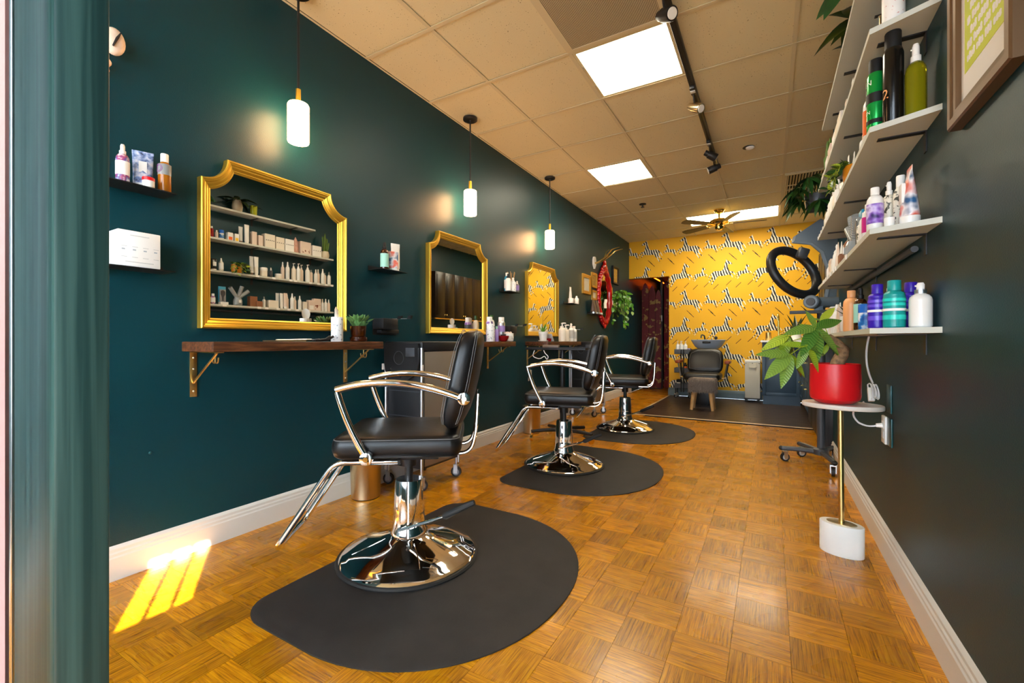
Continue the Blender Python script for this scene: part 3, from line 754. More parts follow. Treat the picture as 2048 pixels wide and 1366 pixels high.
def styling_chair(label):
    t = thing('styling_chair', label, 'chair', (0, 0, 0), 0, 'black hydraulic styling chairs')
    # pump base
    b_ = part('base', MB().lathe([(0.285, 0.016), (0.288, 0.026), (0.276, 0.036), (0.262, 0.040), (0.250, 0.050), (0.19, 0.070), (0.12, 0.092), (0.088, 0.104), (0.080, 0.112), (0.001, 0.113)], 48), 'chrome', t)
    part('rubber_ring', MB().lathe([(0.27, 0.0125), (0.300, 0.0125), (0.302, 0.018), (0.296, 0.024), (0.27, 0.026)], 48), 'rubber', b_)
    for k in range(8):
        a = R(20 + 45*k)
        part('crease', MB().tube([(0.10*math.cos(a), 0.10*math.sin(a), 0.0985), (0.19*math.cos(a), 0.19*math.sin(a), 0.0698), (0.235*math.cos(a-0.03), 0.235*math.sin(a-0.03), 0.0545)], 0.0022, 6), 'chrome', b_)
    part('pump_column', MB().lathe([(0.078, 0.105), (0.076, 0.125), (0.070, 0.135), (0.066, 0.20), (0.058, 0.335), (0.055, 0.343), (0.001, 0.344)], 32), 'chrome', t)
    part('piston', MB().lathe([(0.018, 0.34), (0.018, 0.40), (0.032, 0.402), (0.033, 0.455), (0.001, 0.456)], 20), 'black_metal', t)
    lv = part('pump_lever', MB().tube([(-0.03, -0.072, 0.145), (0.10, -0.105, 0.195), (0.17, -0.12, 0.222)], [0.008, 0.008, 0.007], 10), 'chrome', t)
    part('grip', MB().tube([(0.155, -0.117, 0.217), (0.165, -0.119, 0.221), (0.25, -0.137, 0.266), (0.285, -0.145, 0.282)], [0.009, 0.015, 0.014, 0.011], 10), 'rubber', lv)
    part('seat_plate', MB().box(-0.16, 0.14, -0.13, 0.13, 0.456, 0.478, 0.006), 'black_metal', t)
    # seat
    cu, plan = cushion(0.50, 0.48, 0.088, 0.032, 0.008)
    st = part('seat', cu, 'leather', t, loc=(-0.015, 0, 0.486), ang=60)
    pl = plan(0.008)
    part('piping', MB().tube([(x*1.004, y*1.004, 0.075) for x, y in pl], 0.0016, 5, closed=True), 'stitch', st)
    # backrest: slab along its own height, gently wrapped and leaning
    nb, vs, fs = 9, [], []
    hs = [0.0, 0.02, 0.06, 0.12, 0.19, 0.26, 0.32, 0.36, 0.385, 0.395]
    hw = [0.165, 0.198, 0.215, 0.222, 0.226, 0.226, 0.220, 0.206, 0.178, 0.135]
    th = [0.040, 0.068, 0.088, 0.096, 0.098, 0.096, 0.092, 0.084, 0.066, 0.040]
    N_ = 32
    for h, w, d in zip(hs, hw, th):
        for k in range(N_):
            a = 2*math.pi*k/N_; ca, sa = math.cos(a), math.sin(a)
            yy = w * math.copysign(abs(sa)**0.42, sa); xx = d/2 * math.copysign(abs(ca)**0.55, ca)
            wrap = -0.035*(yy/0.22)**2
            lean = 0.30*h - 0.22*h*h
            vs.append((xx + wrap + lean, yy, h))
    for i in range(len(hs)-1):
        for j in range(N_): fs.append((i*N_+j, i*N_+(j+1) % N_, (i+1)*N_+(j+1) % N_, (i+1)*N_+j))
    fs.append(tuple(range(N_-1, -1, -1))); fs.append(tuple((len(hs)-1)*N_ + j for j in range(N_)))
    bk = part('backrest', MB().add(vs, fs), 'leather', t, loc=(0.207, 0, 0.590), ang=60)
    for sx in (-1, 1):
        for off in (0.33, 0.66):
            pts = []
            for s2 in (-1, 1):
                rng = list(zip(hs, hw, th))[1:9]
                if s2 == 1: rng = rng[::-1]
                for h, w, d in rng:
                    yy = s2*w*0.965
                    pts.append((sx*d/2*(0.72 if off > .5 else 0.9) - 0.035*(yy/0.22)**2 + 0.30*h - 0.22*h*h, yy*(1.0 if off > .5 else 0.93), h + (0.012 if h > 0.38 else 0)))
            part('stitching', MB().tube(pts, 0.0013, 5), 'stitch', bk)
    # arms
    for sy in (-1, 1):
        ay = sy*0.262
        ar = part('armrest', MB().tube(bez((-0.229, ay, 0.758), (-0.02, ay, 0.825), (0.238, ay, 0.724), 14), 0.0145, 12), 'chrome', t)
        part('arm_post', MB().tube(bez((-0.226, ay, 0.752), (-0.19, ay, 0.62), (-0.118, ay*0.985, 0.502), 10), 0.0135, 12), 'chrome', ar)
        for (bx, bz) in ((0.246, 0.722), (-0.118, 0.500)):
            part('bolt', MB().tube([(bx, ay - sy*0.018, bz), (bx, ay + sy*0.014, bz), (bx, ay + sy*0.016, bz)], [0.024, 0.024, 0.019], 18)
                 .tube([(bx, ay + sy*0.016, bz), (bx, ay + sy*0.019, bz)], [0.011, 0.009], 14), 'chrome', ar)
    # rear bar carrying the back
    for sy in (-1, 1):
        part('back_bar', MB().tube(rpath([(0.10, sy*0.09, 0.470), (0.27, sy*0.09, 0.472), (0.292, sy*0.09, 0.56), (0.300, sy*0.09, 0.72)], 0.06), 0.008, 10), 'chrome', t)
    # footrest: one bent tube
    pth = rpath([(-0.02, -0.15, 0.458), (-0.27, -0.15, 0.458), (-0.495, -0.15, 0.118), (-0.495, 0.15, 0.118), (-0.27, 0.15, 0.458), (-0.02, 0.15, 0.458)], 0.045, 6)
    part('footrest', MB().tube(pth, 0.0125, 12), 'chrome', t)
    for sy in (-1, 1): part('footrest_cap', MB().cyl((-0.021, sy*0.15, 0.458), (-0.010, sy*0.15, 0.458), 0.0128, 12), 'rubber', t)
    return t
MATZ = 0.012
ch1 = styling_chair('nearest black leather styling chair with chrome arms in the foreground')
ch1.location = (-1.36, 1.435, 0); ch1.rotation_euler = (0, 0, R(35))
dup(ch1, (-1.345, 3.08, 0), R(16), 'middle black leather styling chair beyond the nearest one')
dup(ch1, (-1.335, 4.68, 0), R(14), 'farthest black leather styling chair next to the dark plank floor')

def salon_mat(x0, yc, label):
    t = thing('floor_mat', label, 'mat', (x0, yc, 0), 0, 'black rounded salon mats')
    pts = []; hw, dp, xs = 0.622, 0.960, 0.36
    # straight wall side, rounded corners, then a half ellipse towards the room
    for k in range(9):
        a = R(180 + 90*k/8); pts.append((0.14 + 0.14*math.cos(a), -hw + 0.115 + 0.115*math.sin(a)))
    for k in range(1, 40):
        a = R(-90 + 180*k/40); pts.append((xs + (dp-xs)*math.cos(a)**0.92, hw*math.copysign(abs(math.sin(a))**0.92, math.sin(a))))
    for k in range(9):
        a = R(90 + 90*k/8); pts.append((0.14 + 0.14*math.cos(a), hw - 0.115 + 0.115*math.sin(a)))
    cut = []
    P = [(x, y) for x, y in pts]
    n = len(P); vs = [(x, y, 0.0005) for x, y in P] + [(x, y, 0.005) for x, y in P] + [((x-0.4)*0.965+0.4, y*0.965, MATZ) for x, y in P]
    fs = [tuple(range(n-1, -1, -1)), tuple(range(2*n, 3*n))]
    for q in (0, 1):
        fs += [(q*n+i, q*n+(i+1) % n, (q+1)*n+(i+1) % n, (q+1)*n+i) for i in range(n)]
    part('mat_body', MB().add(vs, fs), 'mat_rubber', t, ang=50)
salon_mat(-1.60, 1.455, 'nearest dark rubber floor mat under the foreground chair')
salon_mat(-1.60, 3.105, 'middle dark rubber floor mat under the second chair')
salon_mat(-1.60, 4.66, 'farthest dark rubber floor mat near the dark plank floor')

# ================================================================== BINS
def bin_(loc, label):
    t = thing('waste_bin', label, 'bin', loc, 0, 'brushed brass waste bins')
    part('shell', MB().lathe([(0.080, 0.002), (0.084, 0.006), (0.094, 0.275), (0.096, 0.278), (0.092, 0.278), (0.082, 0.012), (0.001, 0.010)], 36), 'champagne', t)
    part('base_ring', MB().lathe([(0.081, 0.0), (0.083, 0.006), (0.07, 0.006)], 36), 'rubber', t)
bin_((-2.115, 1.862, 0), 'brushed brass waste bin behind the nearest chair')
bin_((-2.120, 4.03, 0), 'brushed brass waste bin behind the middle chair')

# ================================================================== ROLLING STATION TROLLEYS
def caster(parent, x, y, z=0.0, r=0.034, mt='caster_grey', fork='silver', ang=0.3):
    c0 = part('caster', MB().tube([(0, -0.010, r), (0, 0.010, r)], [r, r], 20), 'rubber', parent, loc=(x, y, z), rot=(0, 0, ang))
    part('wheel_hub', MB().tube([(0, -0.0115, r), (0, 0.0115, r)], [r*0.66, r*0.66], 18).tube([(0, -0.016, r), (0, 0.016, r)], [r*0.2]*2, 10), mt, c0)
    part('fork', MB().box(-0.014, 0.014, -0.019, -0.014, r-0.01, 2*r+0.012).box(-0.014, 0.014, 0.014, 0.019, r-0.01, 2*r+0.012).box(-0.016, 0.016, -0.019, 0.019, 2*r+0.008, 2*r+0.016), fork, c0)
    return c0
def trolley(loc, label):
    t = thing('station_trolley', label, 'trolley', loc, 0, 'rolling station trolleys')
    Lx, Ly = 0.33, 0.39
    part('body', MB().box(0.012, Lx-0.012, 0.012, Ly-0.012, 0.135, 0.88, 0.004), 'black_plastic', t)
    part('side_panel', MB().box(Lx-0.012, Lx-0.006, 0.03, Ly-0.03, 0.15, 0.875, 0.002), 'taupe', t)
    part('top', MB().box(0.0, Lx, 0, Ly, 0.88, 0.94, 0.010), 'black_plastic', t)
    for x in (0.010, Lx-0.010):
        for y in (0.006, Ly-0.006):
            part('post', MB().cyl((x, y, 0.10), (x, y, 0.90), 0.010, 14), 'silver', t)
    for z in (0.30, 0.46, 0.62):
        part('shelf_line', MB().box(0.03, Lx-0.03, 0.0095, 0.012, z, z+0.004), 'dark_grey', t)
    # folded plastic work tray hanging on the door side
    tr = part('folding_tray', MB().prism([(0.02, 0.928), (0.02, 0.80), (0.03, 0.75), (0.06, 0.715), (0.11, 0.695), (0.17, 0.69), (0.23, 0.70), (0.275, 0.725), (0.305, 0.77), (0.31, 0.83), (0.31, 0.928)], -0.020, -0.002, 'y'), 'black_plastic', t)
    part('tray_recess', MB().box(0.21, 0.285, -0.0225, -0.020, 0.845, 0.90, 0.001), 'dark_grey', tr)
    part('tray_ring', MB().tube([(0.15 + 0.042*math.cos(a*math.pi/9), -0.021, 0.835 + 0.042*math.sin(a*math.pi/9)) for a in range(18)], 0.002, 5, closed=True), 'dark_grey', tr)
    for k in range(5):
        a = R(215 + 27*k); part('tool_slot', MB().sphere((0.165 + 0.105*math.cos(a), -0.020, 0.82 + 0.105*math.sin(a)), 0.009, 8, 6, sy=0.4), 'rubber', tr)
    for zz in (0.775, ): 
        for x in (-0.004, Lx+0.002): part('hinge', MB().box(x-0.006, x+0.006, -0.012, 0.004, zz-0.02, zz+0.02, 0.001), 'white_gloss', t)
    for x, y, a in ((0.02, 0.02, 0.4), (Lx-0.02, 0.02, 0.9), (0.02, Ly-0.02, 2.0), (Lx-0.02, Ly-0.02, 0.3)):
        caster(t, x, y, 0, 0.036, ang=a)
        part('caster_stem', MB().cyl((x, y, 0.085), (x, y, 0.14), 0.008, 10), 'silver', t)
    return t
tr1 = trolley((-2.195, 2.085, 0), 'black and taupe rolling trolley behind the nearest chair')
dup(tr1, (-2.195, 5.23, 0), None, 'black and grey rolling trolley behind the farthest chair')

# rolling tray table with gold casters between the middle and far chairs
t = thing('rolling_tray_table', 'black rolling tray table on gold casters behind the middle chair', 'table', (-1.70, 3.86, 0))
part('column', MB().cyl((0, 0, 0.10), (0, 0, 0.86), 0.024, 16), 'black_metal', t)
part('height_rod', MB().cyl((0.06, 0.03, 0.45), (0.06, 0.03, 0.86), 0.008, 10), 'silver', t)
tp = part('tray', MB().box(-0.30, 0.30, -0.19, 0.19, 0.862, 0.872, 0.003), 'black_plastic', t)
part('tray_rim', MB().box(-0.30, 0.30, -0.19, -0.184, 0.872, 0.885).box(-0.30, 0.30, 0.184, 0.19, 0.872, 0.885).box(-0.30, -0.294, -0.184, 0.184, 0.872, 0.885).box(0.294, 0.30, -0.184, 0.184, 0.872, 0.885), 'black_plastic', tp)
part('hub', MB().lathe([(0.05, 0.085), (0.05, 0.115), (0.026, 0.135), (0.001, 0.135)], 18), 'black_metal', t)
for k in range(5):
    a = R(-75 + 72*k); d = Vector((math.cos(a), math.sin(a), 0))
    lg = part('leg', MB().tube([d*0.03 + Vector((0, 0, 0.105)), d*0.18 + Vector((0, 0, 0.10)), d*0.30 + Vector((0, 0, 0.088))], [0.02, 0.018, 0.016], 8), 'black_metal', t)
    cc = d*0.292
    cs = part('gold_caster', MB().tube([(0, -0.012, 0.029), (0, 0.012, 0.029)], [0.029, 0.029], 18), 'brass_bright', lg, loc=cc, rot=(0, 0, a + 1.2))
    part('caster_stem', MB().cyl((0, 0, 0.04), (0, 0, 0.088), 0.009, 10), 'brass_bright', lg, loc=cc)
tt = tag(part('clippers', MB().box(-0.08, 0.08, -0.03, 0.03, 0, 0.035, 0.01), 'taupe_bottle', None, loc=(-1.80, 3.82, 0.8725), rot=(0, 0, 0.2)), 'brown grey clipper case lying on the rolling tray table', 'case')
tc_ = tag(part('power_cord', MB().tube(rpath([(-1.90, 3.67, 0.858), (-1.92, 3.66, 0.80), (-1.84, 3.66, 0.775), (-1.79, 3.66, 0.81), (-1.77, 3.66, 0.77), (-1.75, 3.66, 0.80), (-1.79, 3.66, 0.835), (-1.80, 3.66, 0.858)], 0.03), 0.004, 6), 'cord_white'), 'grey white cord with plug hanging under the rolling tray table', 'cord')
tc2 = tag(part('power_cord', MB().tube(rpath([(-1.63, 3.66, 0.858), (-1.65, 3.66, 0.78), (-1.58, 3.66, 0.72), (-1.51, 3.66, 0.78), (-1.52, 3.66, 0.858)], 0.05), 0.003, 6), 'dark_grey'), 'thin dark looped cord hanging under the rolling tray table', 'cord')

# ================================================================== SMALL BLACK WALL SHELVES AND TOOL HOLDERS
def black_shelf(y0, y1, z, label, depth=0.12):
    t = thing('black_wall_shelf', label, 'shelf', (XL, (y0+y1)/2, z), 0, 'small black metal wall shelves')
    h = (y1-y0)/2
    part('plate', MB().box(0.0005, depth, -h, h, -0.004, 0), 'black_metal', t)
    part('back_plate', MB().box(0.0005, 0.0035, -h, h, 0, 0.025), 'black_metal', t)
black_shelf(0.62, 0.875, 1.551, 'black metal wall shelf at the left edge holding three hair products')
black_shelf(0.62, 0.871, 1.229, 'black metal wall shelf at the left edge holding a white box')
black_shelf(1.985, 2.215, 1.405, 'black metal wall shelf between the first and second mirrors', 0.125)
black_shelf(3.58, 3.80, 1.420, 'black metal wall shelf between the second and third mirrors')
black_shelf(5.10, 5.36, 1.418, 'black metal wall shelf right of the third mirror')
black_shelf(5.93, 6.33, 1.335, 'black metal wall shelf with brown bottles left of the red mirror')

def tool_holder(y0, label):
    t = thing('tool_holder', label, 'tool holder', (XL, y0, 0.985), 0, 'black wall tool holders')
    part('back_plate', MB().box(0.001, 0.008, 0.02, 0.235, 0.0, 0.105, 0.003), 'black_metal', t)
    part('tool_box', MB().box(0.008, 0.10, 0.02, 0.15, 0.035, 0.105, 0.004), 'black_plastic', t)
    part('lower_pocket', MB().box(0.008, 0.05, 0.05, 0.21, 0.008, 0.035, 0.003), 'black_plastic', t)
    part('screw', MB().sphere((0.009, 0.215, 0.075), 0.005, 8, 6), 'silver', t)
    tn = part('wire_fork', MB().tube([(0.008, 0.19, 0.11), (0.15, 0.20, 0.108)], 0.002, 6), 'silver', t)
    for x in (0.05, 0.14):
        part('fork_tip', MB().prism([(x, 0.106), (x+0.03, 0.106), (x+0.042, 0.128), (x+0.012, 0.128)], 0.19, 0.205, 'y'), 'black_plastic', tn)
tool_holder(2.0, 'black wall tool holder between the first counter and second mirror')
tool_holder(3.60, 'black wall tool holder between the second mirror and third counter')
tool_holder(5.12, 'black wall tool holder right of the third mirror')

t = thing('wall_socket', 'white power socket on the left wall behind the middle chair', 'socket', (XL, 4.20, 0.575))
part('plate', MB().box(0.0005, 0.006, -0.038, 0.038, -0.058, 0.058, 0.002), 'cream', t)
for z in (-0.022, 0.022): part('outlet', MB().box(0.006, 0.008, -0.017, 0.017, z-0.014, z+0.014, 0.001), 'pale_grey', t)

# ================================================================== PRODUCT KINDS
def band(r, z0, z1, n=24): return MB().lathe([(r-0.0012, z0), (r, z0), (r, z1), (r-0.0012, z1)], n)
def bottle(loc, r, h, kind='cap', body='white_gloss', cap='white_gloss', lab=None, labz=(0.18, 0.62), label='', cat='bottle', group=None, name='bottle', rz=0.0, sy=1.0, extra=None):
    t = thing(name, label, cat, loc, rz, group)
    n = 20
    if kind in ('pump', 'spray', 'cap', 'flip'):
        bh = {'pump': 0.74, 'spray': 0.76, 'cap': 0.84, 'flip': 0.80}[kind] * h
        nr = r*0.42 if kind != 'flip' else r*0.55
        part('body', MB().lathe([(r*0.9, 0), (r, 0.004), (r, bh*0.80), (r*0.93, bh*0.88), (r*0.70, bh*0.955), (nr, bh*0.985), (nr, bh), (0.0001, bh)], n, sy=sy), body, t)
        if lab: part('label_band', MB().lathe([(r, h*labz[0]), (r+0.0008, h*labz[0]), (r+0.0008, h*labz[1]), (r, h*labz[1])], n, sy=sy), lab, t)
        if kind == 'pump':
            cp = part('pump', MB().lathe([(nr*1.15, bh-0.002), (nr*1.15, bh+h*0.07), (nr*0.4, bh+h*0.085), (nr*0.4, h*0.94), (nr*0.9, h*0.945), (nr*0.9, h*0.975), (0.0001, h*0.98)], 14), cap, t)
            part('nozzle', MB().tube([(0, 0, h*0.965), (r*0.9, 0, h*0.968), (r*1.15, 0, h*0.945)], [nr*0.42, nr*0.36, nr*0.25], 8), cap, cp)
        elif kind == 'spray':
            cp = part('sprayer', MB().lathe([(nr*1.2, bh-0.002), (nr*1.2, bh+h*0.07), (nr*0.85, bh+h*0.08), (nr*0.85, h*0.955), (nr*0.6, h), (0.0001, h)], 14), cap, t)
            part('nozzle', MB().cyl((nr*0.6, 0, h*0.93), (nr*1.15, 0, h*0.93), nr*0.22, 8), cap, cp)
        else:
            cr = nr*1.25 if kind == 'cap' else r*0.62
            part('cap', MB().lathe([(cr, bh-0.002), (cr, h*0.985), (cr*0.92, h), (0.0001, h)], 18), cap, t)
    elif kind == 'can':
        part('body', MB().lathe([(r*0.96, 0), (r, 0.003), (r, h*0.76), (r*0.86, h*0.81), (r*0.80, h*0.82), (0.0001, h*0.82)], n), body, t)
        if lab: part('label_band', band(r+0.0008, h*labz[0], h*labz[1], n), lab, t)
        part('cap', MB().lathe([(r*0.80, h*0.818), (r*0.80, h*0.985), (r*0.74, h), (0.0001, h)], 18), cap, t)
    elif kind == 'jar':
        part('body', MB().lathe([(r*0.92, 0), (r, 0.004), (r, h*0.66), (0.0001, h*0.66)], n), body, t)
        if lab: part('label_band', band(r+0.0008, h*0.15, h*0.55, n), lab, t)
        part('lid', MB().lathe([(r*1.02, h*0.66), (r*1.02, h*0.97), (r*0.97, h), (0.0001, h)], n), cap, t)
    elif kind == 'round':
        part('body', MB().sphere((0, 0, r), r, n, 12), body, t)
        cp = part('pump', MB().lathe([(r*0.3, 2*r-0.006), (r*0.3, 2*r+h*0.08), (r*0.1, 2*r+h*0.09), (r*0.1, h*0.95), (r*0.22, h*0.955), (r*0.22, h), (0.0001, h)], 12), 'champagne', t)
        part('nozzle', MB().box(-0.004, r*0.55, -0.007, 0.007, h*0.955, h*1.0, 0.002), cap, cp)
    elif kind == 'tube':
        vs, fs, N_ = [], [], 20
        lev = [(0.0, 1.0, 0.8), (0.06, 1.0, 0.8), (0.4, 1.02, 0.62), (0.75, 1.06, 0.30), (0.93, 1.10, 0.06), (1.0, 1.10, 0.05)]
        ch = h*0.14
        for f, a, b2 in lev:
            for k in range(N_):
                an = 2*math.pi*k/N_; vs.append((r*b2*math.cos(an), r*a*math.sin(an), ch + f*(h-ch)))
        for i in range(len(lev)-1):
            for j in range(N_): fs.append((i*N_+j, i*N_+(j+1) % N_, (i+1)*N_+(j+1) % N_, (i+1)*N_+j))
        fs.append(tuple(range(N_-1, -1, -1))); fs.append(tuple((len(lev)-1)*N_+j for j in range(N_)))
        part('body', MB().add(vs, fs), body, t)
        part('cap', MB().lathe([(r*0.86, 0), (r*0.86, ch), (0.0001, ch)], 18), cap, t)
        if lab:
            s_y = r*0.55
            part('label_patch', MB().box(-r*0.64-0.003, -r*0.40, -s_y, s_y, h*0.38, h*0.72, 0.001), lab, t)
    return t
def carton(loc, w, d, h, body='paper', lab=None, label='', cat='box', group=None, name='carton', rz=0.0, dots=0):
    """w along the wall (y), d from the wall (x); faces the room at -x"""
    t = thing(name, label, cat, loc, rz, group)
    part('box_body', MB().box(-d/2, d/2, -w/2, w/2, 0, h, 0.0015, 1), body, t)
    if lab: part('printed_panel', MB().box(-d/2-0.0005, -d/2+0.001, -w*0.36, w*0.36, h*0.12, h*0.5), lab, t)
    for k in range(dots):
        y = -w*0.36 + w*0.72*k/max(1, dots-1)
        part('printed_mark', MB().box(-d/2-0.0006, -d/2+0.001, y-w*0.05, y+w*0.05, h*0.52, h*0.58), 'print_dark', t)
    return t
def leaf_mesh(name, L, Wd, mt, fold=0.25, droop=0.15, n=7, teeth=0):
    """leaf along +x, upper side +z"""
    vs, fs = [], []
    for i in range(n+1):
        f = i/n; w = Wd/2 * (math.sin(math.pi*min(1, f*0.97+0.03)**0.8)**0.9 if f < 1 else 0.0)
        z = -droop*L*f*f; x = L*f
        if teeth and i % 2 and 0 < i < n: w *= (1-teeth)
        vs += [(x, -w, z + fold*w), (x, 0, z), (x, w, z + fold*w)]
    for i in range(n):
        a = i*3; fs += [(a, a+3, a+4, a+1), (a+1, a+4, a+5, a+2)]
    top = len(vs); th = 0.0006
    vs += [(x, y, z - th) for x, y, z in vs]; fs += [tuple(top + q for q in reversed(f)) for f in fs[:]]
    mb = MB().add(vs, fs)
    me = bpy.data.meshes.new(name); me.from_pydata(mb.v, [], mb.f)
    me.polygons.foreach_set('use_smooth', [True]*len(me.polygons)); me.materials.append(MATS[mt]); return me
def put_leaf(me, parent, p, d, roll=0.0, scale=1.0, name='leaf', nrm=None):
    d = Vector(d).normalized()
    o = bpy.data.objects.new(name, me); o.location = p
    o.rotation_mode = 'QUATERNION'
    q = d.to_track_quat('X', 'Z')
    if nrm is not None:
        zz = Vector(nrm); zz = (zz - d*zz.dot(d)).normalized(); yy = zz.cross(d)
        q = Matrix((d, yy, zz)).transposed().to_quaternion()
    from mathutils import Quaternion
    o.rotation_quaternion = q @ Quaternion((1, 0, 0), roll)
    o.scale = (scale,)*3
    return link(o, parent)
def pot_part(t, prof, mt, soil_r, soil_z, name='pot', n=28):
    p = part(name, MB().lathe(prof, n), mt, t)
    part('soil', MB().lathe([(soil_r, soil_z-0.004), (soil_r, soil_z), (0.0001, soil_z+0.002)], 18), 'soil', t)
    return p

# ================================================================== RIGHT WALL SHELVES
SHZ = {'top': 2.288, 'second': 1.972, 'third': 1.648, 'fourth': 1.312, 'lowest': 0.984}
SX0, SY0, SY1 = 0.285, 1.775, 3.655
for nm, z in SHZ.items():
    y1 = 3.40 if nm == 'top' else SY1
    t = thing('white_shelf', f'{nm} of the five pale painted shelves on the right wall', 'shelf', (XR, 1.775, z-0.018), 0, 'pale shelves on the right wall')
    part('board', MB().prism([(SX0-XR, 0.08), (-0.0005, 0.0), (-0.0005, y1-SY0), (SX0-XR, y1-SY0)], 0, 0.018), 'shelf_white', t)
    for yb in (0.16, 0.95, y1-SY0-0.22):
        br = part('bracket', MB().box(-0.125, -0.0005, yb-0.012, yb+0.012, -0.004, -0.0002), 'black_metal', t)
        part('wall_leg', MB().box(-0.004, -0.0005, yb-0.012, yb+0.012, -0.07, -0.004), 'black_metal', br)
# grey cable tube under the fourth shelf
tag(part('wall_rod', MB().cyl((XR-0.015, 2.0, SHZ['fourth']-0.055), (XR-0.015, 3.5, SHZ['fourth']-0.055), 0.011, 10), 'dark_grey'), 'dark rod fixed to the wall under the fourth pale shelf', 'rod')

CNT = {}
def shelf_label(desc, sh):
    CNT[sh] = CNT.get(sh, 0) + 1
    return f'{desc}, {ORD[CNT[sh]-1]} from near end of the {sh} pale shelf'
def sput(sh, items):
    items.sort(key=lambda q: q[0])
    z = SHZ[sh] + 0.0003; g = f'products on the {sh} pale shelf'
    for it in items:
        y, x, kind, r, h, body, cap, lab, desc = it[:9]
        lb = shelf_label(desc, sh)
        if kind == 'box':   # r = width, cap = depth
            carton((x, y, z), r, cap, h, body, lab, lb, 'box', g, rz=0.0, dots=it[9] if len(it) > 9 else 0)
        else:
            bottle((x, y, z), r, h, kind, body, cap, lab, label=lb, cat='tube' if kind == 'tube' else 'jar' if kind == 'jar' else 'bottle', group=g,
                   name='product_tube' if kind == 'tube' else 'product_jar' if kind == 'jar' else 'spray_can' if kind == 'can' else 'bottle', rz=math.pi if kind in ('pump', 'spray', 'round') else 0.0)
xm = 0.345
sput('second', [
    (1.88, .350, 'can', .030, .20, 'speckled_white', 'white_gloss', None, 'red speckled white can'),
    (1.99, .335, 'round', .030, .115, 'white_gloss', 'ink_black', None, 'round white pump bottle with black nozzle'),
    (2.10, .335, 'round', .030, .115, 'white_gloss', 'ink_black', None, 'round white pump bottle with gold neck'),
    (2.19, .335, 'tube', .022, .155, 'white_gloss', 'white_gloss', 'orange', 'white tube with orange patch'),
    (2.28, xm, 'cap', .018, .115, 'red_deep', 'white_gloss', None, 'dark red bottle'),
    (2.325, xm, 'cap', .014, .085, 'blush', 'white_gloss', None, 'small pale bottle'),
    (2.372, xm, 'jar', .021, .095, 'white_gloss', 'blue', 'print_blue', 'white jar with blue lid'),
    (2.447, xm, 'box', .050, .085, 'paper', .045, 'orange', 'white box with orange side'),
    (2.512, xm, 'box', .040, .085, 'paper', .04, 'yellow', 'white box with yellow side'),
    (2.563, .355, 'tube', .019, .175, 'pale_grey', 'taupe_bottle', None, 'grey tube'),
    (2.617, .338, 'tube', .022, .205, 'white_matte', 'white_gloss', None, 'tall white tube'),
    (2.690, xm, 'box', .050, .145, 'blush', .05, None, 'tall pale carton'),
    (2.757, xm, 'box', .046, .120, 'blush', .05, None, 'narrow pale carton'),
    (2.855, xm, 'box', .115, .150, 'cream', .07, None, 'wide cream carton', 5),
    (2.972, xm, 'box', .098, .140, 'cream', .07, None, 'square cream carton', 4),
    (3.086, xm, 'box', .105, .140, 'paper', .07, None, 'white dark marked carton', 5),
    (3.290, xm, 'box', .135, .150, 'blush', .07, 'butterfly', 'blush carton with brown figure'),
    (3.440, xm, 'box', .120, .130, 'paper', .07, None, 'white carton with small dark marks', 4)])
